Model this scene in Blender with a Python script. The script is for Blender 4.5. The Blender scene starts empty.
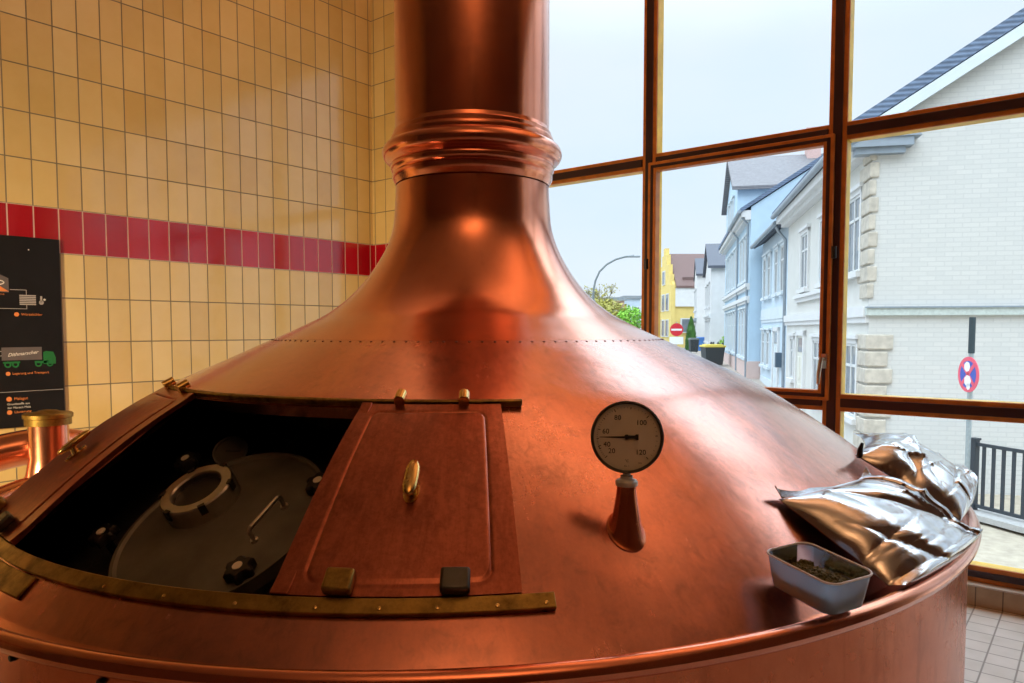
import bpy, math, random
import numpy as np
from mathutils import Vector, Matrix, noise
C = bpy.context.scene.collection
PI = math.pi
random.seed(7)
rng = np.random.default_rng(5)

# ------------------------------------------------------------------ camera numbers
FPX, YAW, PITCH, CY = 733.65, 0.6792743, 0.0560084, 370.84
CZ = 1.266                                   # eye height over the tiled floor
RV = np.array([math.cos(YAW), math.sin(YAW), 0.0])
FW = np.array([-math.sin(YAW)*math.cos(PITCH), math.cos(YAW)*math.cos(PITCH), -math.sin(PITCH)])
UV = np.cross(RV, FW)
CAM = np.array([0, 0, CZ])
FL = np.array([-math.sin(YAW), math.cos(YAW), 0.0])        # level forward
def ray(x, y): return FW + RV*(x-512)/FPX - UV*(y-CY)/FPX
def at(x, y, depth): return CAM + ray(x, y)*depth

# ------------------------------------------------------------------ object helpers
OFF = {}
def V(p): return np.array(p, float)
class MB:
    """collects polygons in world space"""
    def __init__(s): s.v = []; s.f = []; s.mi = []
    def add(s, verts, faces, m=0):
        b = len(s.v); s.v += [tuple(map(float, p)) for p in verts]
        for f in faces: s.f.append([i+b for i in f]); s.mi.append(m)
        return s
    def box(s, c, size, ax=None, m=0):
        c = V(c); a = np.eye(3) if ax is None else np.array(ax, float); h = V(size)/2
        P = [c + a[0]*h[0]*i + a[1]*h[1]*j + a[2]*h[2]*k for k in (-1, 1) for j in (-1, 1) for i in (-1, 1)]
        return s.add(P, [(0,2,3,1),(4,5,7,6),(0,1,5,4),(2,6,7,3),(0,4,6,2),(1,3,7,5)], m)
    def box2(s, lo, hi, m=0):
        lo, hi = V(lo), V(hi); return s.box((lo+hi)/2, hi-lo, None, m)
    def lathe(s, prof, o=(0,0,0), ax=None, n=32, cap0=False, cap1=False, m=0, a0=0, a1=2*PI):
        a = np.eye(3) if ax is None else np.array(ax, float); o = V(o); full = a1-a0 > 6.28
        k = n if full else n+1
        P = [o + a[0]*r*math.cos(a0+(a1-a0)*j/n) + a[1]*r*math.sin(a0+(a1-a0)*j/n) + a[2]*z for r, z in prof for j in range(k)]
        F = []
        for i in range(len(prof)-1):
            for j in range(n):
                j2 = (j+1) % k
                F.append((i*k+j, i*k+j2, (i+1)*k+j2, (i+1)*k+j))
        if cap0: F.append(tuple(range(k))[::-1])
        if cap1: F.append(tuple(range((len(prof)-1)*k, len(prof)*k)))
        return s.add(P, F, m)
    def cyl(s, p0, p1, r0, r1=None, n=16, m=0):
        p0, p1 = V(p0), V(p1); d = p1-p0; L = np.linalg.norm(d); d /= L
        return s.lathe([(r0, 0), (r0 if r1 is None else r1, L)], p0, frame(d), n, True, True, m)
    def tube(s, pts, r, n=12, closed=False, m=0, cap=True):
        pts = [V(p) for p in pts]; N = len(pts); rs = r if hasattr(r, '__len__') else [r]*N
        P = []; up = None
        for i in range(N):
            d = (pts[(i+1) % N]-pts[i-1]) if closed else (pts[min(i+1, N-1)]-pts[max(i-1, 0)])
            d = d/np.linalg.norm(d)
            if up is None: up = frame(d)[0]
            x = up-d*(up@d); x /= np.linalg.norm(x); up = x; y = np.cross(d, x)
            P += [pts[i]+rs[i]*(x*math.cos(2*PI*j/n)+y*math.sin(2*PI*j/n)) for j in range(n)]
        F = []
        for i in range(N if closed else N-1):
            for j in range(n):
                a, b = i*n, ((i+1) % N)*n
                F.append((a+j, a+(j+1) % n, b+(j+1) % n, b+j))
        if cap and not closed: F += [tuple(range(n))[::-1], tuple(range((N-1)*n, N*n))]
        return s.add(P, F, m)
    def prism(s, poly, d0, d1, fn, m=0):
        """poly of (a,b); fn(a,b,d)->point; extruded from d0 to d1"""
        n = len(poly); P = [fn(a, b, d0) for a, b in poly]+[fn(a, b, d1) for a, b in poly]
        F = [tuple(range(n))[::-1], tuple(range(n, 2*n))]+[(i, (i+1) % n, n+(i+1) % n, n+i) for i in range(n)]
        return s.add(P, F, m)
    def grid(s, G, m=0, closed_u=False):
        nu, nv = len(G), len(G[0]); P = [p for r in G for p in r]; F = []
        for i in range(nu if closed_u else nu-1):
            for j in range(nv-1):
                i2 = (i+1) % nu
                F.append((i*nv+j, i2*nv+j, i2*nv+j+1, i*nv+j+1))
        return s.add(P, F, m)
    def text(s, txt, o, ex, ey, size, m=0, align='CENTER', shear=0.0, depth=0.0, offset=0.0):
        vs, fs = text_mesh(txt, align, shear, offset)
        o, ex, ey = V(o), V(ex), V(ey)
        return s.add([o+ex*(p[0]*size)+ey*(p[1]*size) for p in vs], fs, m)
    def build(s, name, mat, parent=None, smooth=False, bevel=0, angle=35, recalc=True, seg=2):
        me = bpy.data.meshes.new(name)
        off = OFF.get(parent.name, V((0,0,0))) if parent else V((0,0,0))
        me.from_pydata([tuple(V(p)-off) for p in s.v], [], s.f)
        for mm in (mat if isinstance(mat, (list, tuple)) else [mat]): me.materials.append(mm)
        if any(s.mi): me.polygons.foreach_set('material_index', s.mi)
        if recalc:
            import bmesh
            b = bmesh.new(); b.from_mesh(me); bmesh.ops.recalc_face_normals(b, faces=b.faces); b.to_mesh(me); b.free()
        if smooth:
            me.polygons.foreach_set('use_smooth', [True]*len(me.polygons))
            if angle < 180:
                try: me.set_sharp_from_angle(angle=math.radians(angle))
                except Exception: pass
        me.update()
        o = bpy.data.objects.new(name, me); C.objects.link(o)
        if parent: o.parent = parent
        OFF[o.name] = off
        if bevel:
            b = o.modifiers.new('bevel', 'BEVEL'); b.width = bevel; b.segments = seg; b.limit_method = 'ANGLE'; b.angle_limit = math.radians(40)
        return o
def frame(d):
    d = V(d)/np.linalg.norm(d); h = V((0,0,1)) if abs(d[2]) < .9 else V((1,0,0))
    x = np.cross(h, d); x /= np.linalg.norm(x); return np.array([x, np.cross(d, x), d])
_tc = {}
def text_mesh(txt, align, shear, offset):
    k = (txt, align, shear, offset)
    if k not in _tc:
        cu = bpy.data.curves.new('lettering', 'FONT'); cu.body = txt; cu.size = 1; cu.align_x = align; cu.align_y = 'CENTER'; cu.shear = shear; cu.offset = offset
        cu.resolution_u = 3
        ob = bpy.data.objects.new('lettering', cu); C.objects.link(ob)
        bpy.context.view_layer.update()
        me = bpy.data.meshes.new_from_object(ob.evaluated_get(bpy.context.evaluated_depsgraph_get()))
        _tc[k] = ([tuple(v.co) for v in me.vertices], [tuple(p.vertices) for p in me.polygons])
        bpy.data.objects.remove(ob); bpy.data.curves.remove(cu); bpy.data.meshes.remove(me)
    return _tc[k]
def tag(o, label=None, cat=None, group=None, kind=None):
    if label: o['label'] = label
    if cat: o['category'] = cat
    if group: o['group'] = group
    if kind: o['kind'] = kind
    return o
def thing(name, label, cat, loc, group=None):
    o = bpy.data.objects.new(name, None); C.objects.link(o); o.location = tuple(loc); OFF[o.name] = V(loc)
    o.empty_display_size = .1
    return tag(o, label, cat, group)
def struct_empty(name, loc):
    o = bpy.data.objects.new(name, None); C.objects.link(o); o.location = tuple(loc); OFF[o.name] = V(loc); o['kind'] = 'structure'
    return o

# ------------------------------------------------------------------ materials
class NT:
    def __init__(s, name):
        s.m = bpy.data.materials.new(name); s.m.use_nodes = True; s.t = s.m.node_tree; s.t.nodes.clear()
        s.out = s.t.nodes.new('ShaderNodeOutputMaterial')
    def n(s, typ, **kw):
        nd = s.t.nodes.new(typ)
        for k, v in kw.items():
            if k in nd.inputs: s.set(nd.inputs[k], v)
            else: setattr(nd, k, v)
        return nd
    def set(s, sock, v):
        if isinstance(v, bpy.types.NodeSocket): s.t.links.new(v, sock)
        elif isinstance(v, tuple) and len(v) == 3 and sock.type == 'RGBA': sock.default_value = (*v, 1)
        else: sock.default_value = v
    def coord(s, scale=(1,1,1), which='Object'):
        tc = s.n('ShaderNodeTexCoord'); mp = s.n('ShaderNodeMapping'); mp.inputs['Scale'].default_value = scale
        s.t.links.new(tc.outputs[which], mp.inputs['Vector']); return mp.outputs['Vector']
    def noise(s, vec, scale, detail=4, rough=.55, dist=0):
        nd = s.n('ShaderNodeTexNoise', Scale=scale, Detail=detail, Roughness=rough, Distortion=dist); s.t.links.new(vec, nd.inputs['Vector']); return nd.outputs['Fac']
    def ramp(s, fac, stops):
        nd = s.n('ShaderNodeValToRGB'); s.t.links.new(fac, nd.inputs['Fac']); el = nd.color_ramp.elements
        while len(el) < len(stops): el.new(.5)
        for e, (p, c) in zip(el, stops): e.position = p; e.color = (*c, 1) if isinstance(c, tuple) else (c, c, c, 1)
        return nd.outputs['Color']
    def mix(s, fac, a, b, blend='MIX'):
        nd = s.n('ShaderNodeMix'); nd.data_type = 'RGBA'; nd.blend_type = blend
        s.set(nd.inputs['Factor'], fac); s.set(nd.inputs['A'], a); s.set(nd.inputs['B'], b)  if False else None
        ins = [i for i in nd.inputs if i.type == 'RGBA']; s.set(ins[0], a); s.set(ins[1], b)
        return [o for o in nd.outputs if o.type == 'RGBA'][0]
    def math(s, op, a, b=0.0, c=0.0):
        nd = s.n('ShaderNodeMath'); nd.operation = op
        for i, v in enumerate((a, b, c)): s.set(nd.inputs[i], v)
        return nd.outputs[0]
    def bump(s, h, strength=.2, dist=.01, normal=None):
        nd = s.n('ShaderNodeBump', Strength=strength, Distance=dist); s.t.links.new(h, nd.inputs['Height'])
        if normal: s.t.links.new(normal, nd.inputs['Normal'])
        return nd.outputs['Normal']
    def pbr(s, base, rough=.5, metal=0.0, normal=None, **kw):
        p = s.n('ShaderNodeBsdfPrincipled'); s.set(p.inputs['Base Color'], base); s.set(p.inputs['Roughness'], rough); s.set(p.inputs['Metallic'], metal)
        for k, v in kw.items(): s.set(p.inputs[k.replace('_', ' ')], v)
        if normal: s.t.links.new(normal, p.inputs['Normal'])
        s.t.links.new(p.outputs[0], s.out.inputs[0]); return s.m
def simple(name, col, rough=.5, metal=0.0, var=.12, scale=20, bump=0.0, **kw):
    t = NT(name); c = t.coord()
    nz = t.noise(c, scale, 5)
    lo = tuple(max(0, x*(1-var)) for x in col); hi = tuple(min(1, x*(1+var)) for x in col)
    return t.pbr(t.ramp(nz, [(.3, lo), (.7, hi)]), rough, metal, t.bump(nz, bump, .005) if bump else None, **kw)

def copper(name, lo, mid, hi, r0, r1, bump, stain=.5, coat=.9, grain=.0, cior=1.6):
    t = NT(name); c = t.coord()
    big = t.noise(c, 2.2, 5, .6, .4); fine = t.noise(c, 26, 6, .7); st = t.noise(t.coord((9, 9, 1.6)), 3.0, 6, .7, .6)
    col = t.ramp(big, [(.28, lo), (.5, mid), (.75, hi)])
    col = t.mix(t.math('MULTIPLY', t.ramp(st, [(.52, 0.0), (.75, 1.0)]), stain), col, tuple(x*.42 for x in lo))
    blot = t.noise(c, 4.5, 6, .65, .8)
    col = t.mix(t.math('MULTIPLY', t.ramp(blot, [(.55, 0.0), (.72, 1.0)]), stain*.8), col, tuple(x*.5 for x in lo))
    col = t.mix(t.math('MULTIPLY', t.ramp(fine, [(.4, 0.0), (.7, 1.0)]), .22), col, lo)
    if grain:
        sp = t.n('ShaderNodeSeparateXYZ'); t.t.links.new(c, sp.inputs[0])
        an = t.math('ARCTAN2', sp.outputs[1], sp.outputs[0]); ra = t.math('SQRT', t.math('ADD', t.math('MULTIPLY', sp.outputs[0], sp.outputs[0]), t.math('MULTIPLY', sp.outputs[1], sp.outputs[1])))
        cb = t.n('ShaderNodeCombineXYZ'); t.set(cb.inputs[0], t.math('MULTIPLY', an, 46.0)); t.set(cb.inputs[1], t.math('MULTIPLY', ra, 9.0)); t.set(cb.inputs[2], t.math('MULTIPLY', an, 11.0))
        strk = t.noise(cb.outputs[0], 1.0, 7, .72, .5); gr_ = t.noise(c, 85, 6, .75)
        gm = t.math('ADD', t.math('MULTIPLY', strk, .55), t.math('MULTIPLY', gr_, .45))
        col = t.mix(t.math('MULTIPLY', t.ramp(gm, [(.42, 1.0), (.58, 0.0)]), grain), col, tuple(x*.45 for x in lo))
        fine = t.math('ADD', t.math('MULTIPLY', fine, .4), t.math('MULTIPLY', gm, .6))
    rg = t.ramp(t.math('ADD', t.math('MULTIPLY', big, .55), t.math('MULTIPLY', fine, .45)), [(.3, r0), (.7, r1)])
    ham = t.noise(c, 13, 2, .4)
    nb = t.bump(ham, bump, .012); nb = t.bump(fine, bump*.25, .003, nb)
    return t.pbr(col, rg, 1.0, nb, Coat_Weight=coat, Coat_Roughness=.2, Coat_IOR=cior)
M = {}
M['copper_dome'] = copper('copper_dome', (.62,.165,.082), (.76,.235,.13), (.86,.32,.19), .18, .33, .15, .7, 1.0, .30, 2.0)
M['copper_neck'] = copper('copper_neck', (.70,.21,.10), (.80,.265,.135), (.86,.32,.17), .15, .26, .04, .25)
M['copper_body'] = copper('copper_body', (.62,.17,.07), (.76,.24,.11), (.84,.30,.15), .2, .32, .05, .5, .15)
M['copper_door'] = copper('copper_door', (.38,.095,.05), (.50,.14,.075), (.60,.19,.105), .3, .44, .08, .6, .4, .5)
M['copper_pipe'] = copper('copper_pipe', (.72,.25,.12), (.84,.33,.18), (.9,.4,.24), .16, .3, .04, .3)
M['rivet'] = simple('rivet_copper', (.16,.055,.03), .4, 1.0, .3, 40)
t = NT('brass_worn'); c = t.coord(); a = t.noise(c, 18, 6, .7); b = t.noise(c, 5, 4)
M['brass'] = t.pbr(t.mix(t.ramp(a, [(.38, 0.0), (.68, 1.0)]), t.ramp(b, [(.3, (.30,.19,.045)), (.7, (.50,.33,.085))]), (.16,.105,.03)), t.ramp(a, [(.3, .3), (.7, .55)]), 1.0, t.bump(a, .15, .003))
t = NT('brass_polished'); c = t.coord(); a = t.noise(c, 30, 4)
M['brass_bright'] = t.pbr(t.ramp(a, [(.3, (.62,.42,.13)), (.7, (.78,.56,.22))]), t.ramp(a, [(.3, .16), (.7, .3)]), 1.0)
M['steel'] = simple('steel', (.55,.54,.5), .28, 1.0, .15, 30)
M['lid_steel'] = simple('lid_steel', (.15,.147,.118), .5, .4, .3, 9, .1)
M['dark_steel'] = simple('dark_steel', (.1,.1,.09), .4, .8, .2, 30)
M['black'] = simple('black_plastic', (.012,.012,.013), .35, 0, .2, 40)
M['void'] = simple('soot_black', (.008,.008,.009), .8, 0, .5, 60)
M['insul_shade'] = simple('shaded_insulation', (.02,.02,.02), .6, 0, .5, 90, .2)  # near-black lining; the cavity's darkness is partly in this colour
M['dial'] = simple('dial_enamel', (.74,.70,.58), .35, 0, .04, 12)
M['ink'] = simple('dial_ink', (.015,.015,.015), .5)
M['foil'] = None
t = NT('silver_foil'); c = t.coord(); a = t.noise(c, 60, 5, .6); b = t.noise(c, 14, 4, .6, 1.0)
M['foil'] = t.pbr((.74,.75,.78), t.ramp(a, [(.3, .12), (.7, .26)]), 1.0, t.bump(b, .12, .008, t.bump(a, .04, .002)))
M['foil_cut'] = simple('foil_cut_edge', (.3,.3,.3), .4, .6)

# glazed wall tiles, 125 x 250 mm, red course
def tile_wall(name, axis, u0, v0, zred):
    t = NT(name); tc = t.n('ShaderNodeTexCoord'); sp = t.n('ShaderNodeSeparateXYZ'); t.t.links.new(tc.outputs['Object'], sp.inputs[0])
    u = t.math('DIVIDE', t.math('SUBTRACT', sp.outputs[axis], u0), .125); v = t.math('DIVIDE', t.math('SUBTRACT', sp.outputs[2], v0), .25)
    fu, fv = t.math('FRACT', u), t.math('FRACT', v)
    # distance to joint in metres
    du = t.math('MULTIPLY', t.math('MINIMUM', fu, t.math('SUBTRACT', 1.0, fu)), .125)
    dv = t.math('MULTIPLY', t.math('MINIMUM', fv, t.math('SUBTRACT', 1.0, fv)), .25)
    d = t.math('MINIMUM', du, dv)
    ju = t.math('SUBTRACT', 1.0, t.math('SMOOTH_MIN', t.math('DIVIDE', t.math('MAXIMUM', t.math('SUBTRACT', t.math('MINIMUM', t.math('ADD', du, .0006), dv), .0022), 0), .0016), 1.0, .2))
    mr = t.n('ShaderNodeMapRange'); mr.interpolation_type = 'SMOOTHSTEP'
    t.set(mr.inputs[0], d); t.set(mr.inputs[1], .0022); t.set(mr.inputs[2], .0045)
    tile = mr.outputs[0]
    red = t.math('MULTIPLY', t.math('GREATER_THAN', sp.outputs[2], zred-.25), t.math('LESS_THAN', sp.outputs[2], zred))
    # tone of each tile
    cb = t.n('ShaderNodeCombineXYZ'); t.set(cb.inputs[0], t.math('FLOOR', u)); t.set(cb.inputs[1], t.math('FLOOR', v))
    wn = t.n('ShaderNodeTexWhiteNoise'); t.t.links.new(cb.outputs[0], wn.inputs['Vector'])
    nz = t.noise(t.coord((1, 1, 1)), 6, 5, .6)
    tone = t.math('ADD', t.math('MULTIPLY', wn.outputs['Value'], .55), t.math('MULTIPLY', nz, .45))
    yel = t.ramp(tone, [(.2, (.64,.46,.17)), (.55, (.72,.55,.235)), (.85, (.77,.61,.29))])
    rd = t.ramp(tone, [(.2, (.34,.004,.012)), (.8, (.48,.008,.02))])
    face = t.mix(red, yel, rd)
    grout = t.mix(red, (.20,.165,.09), (.62,.42,.36))
    col = t.mix(tile, grout, face)
    wob = t.noise(t.coord((1, 1, 1)), 9, 2, .4)
    nb = t.bump(wob, .06, .01); nb = t.bump(tile, .5, .0025, nb)
    rgh = t.mix(tile, (.7,.7,.7), t.ramp(nz, [(.3, .10), (.7, .17)]))
    return t.pbr(col, rgh, 0.0, nb, Specular_IOR_Level=.85)
XL, Y0, YC = -4.5987, 1.3894, 3.9194
ZRED = CZ+.6793
M['tile_left'] = tile_wall('cream_wall_tile_side', 1, Y0, ZRED, ZRED)
M['tile_back'] = tile_wall('cream_wall_tile_end', 0, XL+.03, ZRED, ZRED)
t = NT('floor_tile'); tc = t.n('ShaderNodeTexCoord'); sp = t.n('ShaderNodeSeparateXYZ'); t.t.links.new(tc.outputs['Object'], sp.inputs[0])
ds = []
for k in (0, 1):
    fr = t.math('FRACT', t.math('DIVIDE', sp.outputs[k], .105)); ds.append(t.math('MINIMUM', fr, t.math('SUBTRACT', 1.0, fr)))
mr = t.n('ShaderNodeMapRange'); t.set(mr.inputs[0], t.math('MINIMUM', *ds)); t.set(mr.inputs[1], .018); t.set(mr.inputs[2], .04)
nz = t.noise(t.coord(), 8, 5)
M['floor'] = t.pbr(t.mix(mr.outputs[0], (.24,.22,.19), t.ramp(nz, [(.3, (.56,.54,.49)), (.7, (.66,.64,.6))])), .38, 0, t.bump(mr.outputs[0], .3, .002))
t = NT('plinth_tile'); tc = t.n('ShaderNodeTexCoord'); sp = t.n('ShaderNodeSeparateXYZ'); t.t.links.new(tc.outputs['Object'], sp.inputs[0])
fr = t.math('FRACT', t.math('DIVIDE', sp.outputs[0], .105)); d = t.math('MINIMUM', fr, t.math('SUBTRACT', 1.0, fr))
mr = t.n('ShaderNodeMapRange'); t.set(mr.inputs[0], d); t.set(mr.inputs[1], .012); t.set(mr.inputs[2], .035)
nz = t.noise(t.coord(), 14, 5)
M['plinth'] = t.pbr(t.mix(mr.outputs[0], (.12,.09,.06), t.ramp(nz, [(.3, (.34,.25,.15)), (.7, (.44,.34,.22))])), .4)
M['plinth_top'] = simple('plinth_top', (.50,.46,.40), .45, 0, .1, 14)
M['ceiling'] = simple('ceiling_paint', (.42,.33,.22), .8, 0, .05, 3)
M['wood_dark'] = simple('frame_mahogany', (.026,.005,.009), .42, 0, .35, 8, .05, Coat_Weight=.1)
M['wood_lit'] = simple('frame_wood_lit', (.52,.18,.024), .4, 0, .25, 14, .05)  # orange tone of edges catching light, put into the wood colour
M['wood_daylit'] = simple('frame_golden_daylit', (.85,.58,.07), .45, 0, .2, 10)  # golden outer paint; daylight on the reveals is in the colour too
M['gasket'] = simple('glazing_gasket', (.06,.07,.05), .6)
t = NT('window_glass'); tr = t.n('ShaderNodeBsdfTransparent'); tr.inputs[0].default_value = (.97,.985,.985, 1)
gl = t.n('ShaderNodeBsdfGlossy'); gl.inputs['Roughness'].default_value = 0.02
fr = t.n('ShaderNodeFresnel', IOR=1.45); mx = t.n('ShaderNodeMixShader')
t.t.links.new(t.math('MULTIPLY', fr.outputs[0], .22), mx.inputs[0]); t.t.links.new(tr.outputs[0], mx.inputs[1]); t.t.links.new(gl.outputs[0], mx.inputs[2]); t.t.links.new(mx.outputs[0], t.out.inputs[0])
M['glass'] = t.m

# ------------------------------------------------------------------ the room
YG = 3.94                     # inner face of the window frames
ZT = CZ+2.32                  # top of the window
XW0, XR, YB, ZC = -4.2, 3.4, -3.2, CZ+3.3
def struct(mb, name, mat, **kw):
    o = mb.build(name, mat, **kw); o['kind'] = 'structure'; return o
struct(MB().box2((XL-.25, YB-.25, -.15), (XR+.25, YG+.14, 0)), 'floor', M['floor'])
struct(MB().box2((XL-.25, YB-.25, ZC), (XR+.25, YG+.3, ZC+.2)), 'ceiling', M['ceiling'])
struct(MB().box2((XL-.25, YB-.25, 0), (XL, YG+.3, ZC)), 'wall_left', M['tile_left'])
M['wall_dim'] = simple('dimmed_wall_brown', (.13,.065,.035), .7, 0, .1, 4)  # unseen walls darkened in colour so the neck reflects a dim room
struct(MB().box2((XR, YB-.25, 0), (XR+.25, YG+.3, ZC)), 'wall_right', M['wall_dim'])
struct(MB().box2((XL, YB-.25, 0), (XR, YB, ZC)), 'wall_front', M['wall_dim'])
w = MB(); w.box2((XL, YC, 0), (XW0, YG+.3, ZC)); w.box2((XW0, YC, ZT), (XR, YG+.3, ZC)); w.box2((2.2, YC, 0), (XR, YG+.3, ZT))
struct(w, 'wall_back', M['tile_back'])
w = MB(); w.box2((XW0, 3.90, 0), (2.2, YG+.3, .091)); struct(w, 'trim_1', M['plinth'], bevel=.004)
w = MB(); w.box2((XW0, 3.893, .0915), (2.2, YG+.06, .1)); struct(w, 'trim_2', M['plinth_top'], bevel=.002)

win = struct_empty('window_1', (-1.0, YG, .1))
XS = [-4.2, -3.2, -2.142, -1.082, 0.0, 1.07, 2.2]
ZS = [.1, CZ-.372, CZ+.993, ZT]
BW = .0445
def bar(lo, hi, name):
    """one frame member: dark face, beads and outside coloured as lit wood"""
    lo, hi = V(lo), V(hi); mb = MB()
    k = 0 if hi[0]-lo[0] < hi[2]-lo[2] else 2        # thin axis
    e = V((0,0,0)); e[k] = .0225; y_ = V((0, 1, 0))
    a, b = V((lo[0], 0, lo[2])), V((hi[0], 0, hi[2]))
    mb.box2(a+e+y_*YG, b-e+y_*(YG+.012), 0)
    mb.box2(a+y_*(YG+.010), b+y_*(YG+.022), 1)
    mb.box2(a+y_*(YG+.022), b+y_*(YG+.092), 2)
    return mb.build(name, [M['wood_dark'], M['wood_lit'], M['wood_daylit']], win, bevel=.004)
for i, x in enumerate(XS):
    h = BW+.02 if i in (0, len(XS)-1) else BW
    bar((x-h, 0, ZS[0]), (x+h, 0, ZS[-1]), 'mullion')
for i in range(len(XS)-1):
    for j, z in enumerate(ZS):
        h = BW
        zz0, zz1 = (z, z+.075) if j == 0 else ((z-.06, z) if j == 3 else (z-h, z+h))
        bar((XS[i]+BW, 0, zz0), (XS[i+1]-BW, 0, zz1), 'transom')
for i in range(len(XS)-1):
    for j in range(3):
        x0, x1 = XS[i]+BW-.005, XS[i+1]-BW+.005
        z0 = ZS[j]+(.07 if j == 0 else .03); z1 = ZS[j+1]-.03
        MB().box2((x0, YG+.079, z0), (x1, YG+.086, z1)).build('glass_pane', M['glass'], win)
# opening casement in the bay right of the kettle neck
x0, x1, z0, z1 = XS[2]+.008, XS[3]-.008, ZS[1]+.010, ZS[2]-.010
fw_ = .052
mb = MB()
for lo, hi, k in (((x0, z0), (x0+fw_, z1), 0), ((x1-fw_, z0), (x1, z1), 0), ((x0+fw_, z0), (x1-fw_, z0+fw_), 2), ((x0+fw_, z1-fw_), (x1-fw_, z1), 2)):
    g_ = .017
    a, b = ((lo[0]+g_, lo[1]), (hi[0]-g_, hi[1])) if k == 0 else ((lo[0]-fw_+g_, lo[1]+g_), (hi[0]+fw_-g_, hi[1]-g_))
    if k == 0: a, b = (a[0], a[1]+g_), (b[0], b[1]-g_)
    mb.box2((a[0], YG-.024, a[1]), (b[0], YG-.010, b[1]), 0)
    mb.box2((lo[0], YG-.020, lo[1]), (hi[0], YG+.035, hi[1]), 1)
cas = mb.build('casement', [M['wood_dark'], M['wood_lit']], win, bevel=.004)
hx, hz = x1-.022, CZ-.19
mb = MB(); mb.box((hx, YG-.027, hz+.03), (.026, .012, .075)); mb.cyl((hx, YG-.03, hz+.04), (hx, YG-.075, hz+.04), .009)
mb.tube([(hx, YG-.07, hz+.05), (hx-.004, YG-.072, hz+.03), (hx-.012, YG-.072, hz-.03), (hx-.014, YG-.072, hz-.085)], [.010, .011, .011, .009])
tag(mb.build('window_handle', M['steel'], cas, smooth=True), 'grey metal turning handle')
for hxx in (XS[2], XS[3]):
    MB().cyl((hxx+.004, YG-.022, CZ+.36), (hxx+.004, YG-.022, CZ+.42), .013).build('hinge', M['black'], win, smooth=True)

# ------------------------------------------------------------------ the kettle
AX = np.array([-1.77136761, 1.97097864]); TT = np.array([AX[1], -AX[0]])/np.hypot(*AX); FF = AX/np.hypot(*AX)
_zr = [(.2706,.5),(.2747,.42),(.2791,.36),(.297,.30),(.322,.25),(.353,.20),(.390,.15),(.438,.10),(.505,.05),(.607,0),(.719,-.05),(.83,-.102),(.9643,-.162),(1.0667,-.22),(1.1601,-.28),(1.252,-.347),(1.325,-.405),(1.40,-.467),(1.50,-.553),(1.56,-.61)]
_r = np.array([a for a, b in _zr]); _z = np.array([b for a, b in _zr])
_s = np.concatenate([[0], np.cumsum(np.hypot(np.diff(_r), np.diff(_z)))])
_S = np.linspace(0, _s[-1], 800); _R = np.interp(_S, _s, _r); _Z = np.interp(_S, _s, _z)
def _sm(a, w=28):
    k = np.exp(-np.linspace(-2, 2, 2*w+1)**2); k /= k.sum()
    b = np.concatenate([2*a[0]-a[w:0:-1], a, 2*a[-1]-a[-2:-w-2:-1]]); return np.convolve(b, k, 'valid')
_R, _Z = _sm(_R), _sm(_Z)
def sstep(x): x = min(1, max(0, x)); return x*x*(3-2*x)
def P3(th, rho, z):
    """point of the (very slightly leaning) body of revolution; z relative to the eye"""
    k = min(1, max(0, (.3-z)/.8)); lat = rho*math.sin(th); ff = -rho*math.cos(th)
    xy = AX-.025*k*TT+lat*TT+ff*FF
    return np.array([xy[0], xy[1], CZ+z+.0204*lat*sstep((rho-1.1)/.44)])
def zof(rho): return float(np.interp(rho, _R, _Z))
def S(th, rho, off=0.0):
    p = P3(th, rho, zof(rho))
    if off:
        p = p+nrm(th, rho)*off
    return p
def nrm(th, rho):
    e = 1e-3
    a = P3(th+e, rho, zof(rho))-P3(th-e, rho, zof(rho)); b = P3(th, rho+e*4, zof(rho+e*4))-P3(th, rho-e*4, zof(rho-e*4))
    n = np.cross(a, b); n /= np.linalg.norm(n); return n if n[2] > 0 else -n
D2 = math.radians
ket = thing('brew_kettle', 'huge domed copper brewing kettle with tall vapour neck filling the room', 'kettle', (AX[0], AX[1], 0))
# body and rim
mb = MB(); NB = 160
prof = [(1.553,-.545),(1.552,-.56),(1.5525,-.66),(1.553,-.75),(1.553,-1.266)]
mb.grid([[P3(2*PI*i/NB, r, z) for r, z in prof] for i in range(NB)], closed_u=True)
mb.build('body', M['copper_body'], ket, smooth=True)
mb = MB()
RT = .0185
mb.grid([[P3(2*PI*i/220, 1.5600+RT*math.cos(a), -.533+RT*math.sin(a)) for a in np.linspace(0, 2*PI, 15)] for i in range(220)], closed_u=True)
G = [[P3(2*PI*i/220, r, z) for r, z in ((1.488,-.5435),(1.505,-.556),(1.522,-.560),(1.536,-.552),(1.543,-.54))] for i in range(220)]
mb.grid(G, closed_u=True)
mb.build('rim_roll', M['copper_neck'], ket, smooth=True, angle=180)
# dome with the hatch opening
TH0, TH1, RH0, RH1 = D2(-62.8), D2(3.6), .995, 1.40
ths = sorted(set([TH0, TH1]+list(np.linspace(TH0, TH1, 41))+list(np.linspace(TH1, TH0+2*PI, 160))[:-1]))
rhos = sorted(set([RH0, RH1]+list(np.linspace(.665, RH0, 20))+list(np.linspace(RH0, RH1, 22))+list(np.linspace(RH1, 1.50, 7))))
mb = MB(); nt, nr = len(ths), len(rhos)
P = [S(a, r) for a in ths for r in rhos]; F = []
for i in range(nt):
    i2 = (i+1) % nt
    a = ths[i]; inside_t = TH0-1e-6 <= a < TH1-1e-6
    for j in range(nr-1):
        if inside_t and RH0-1e-6 <= rhos[j] < RH1-1e-6: continue
        F.append((i*nr+j, i2*nr+j, i2*nr+j+1, i*nr+j+1))
mb.add(P, F)
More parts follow.
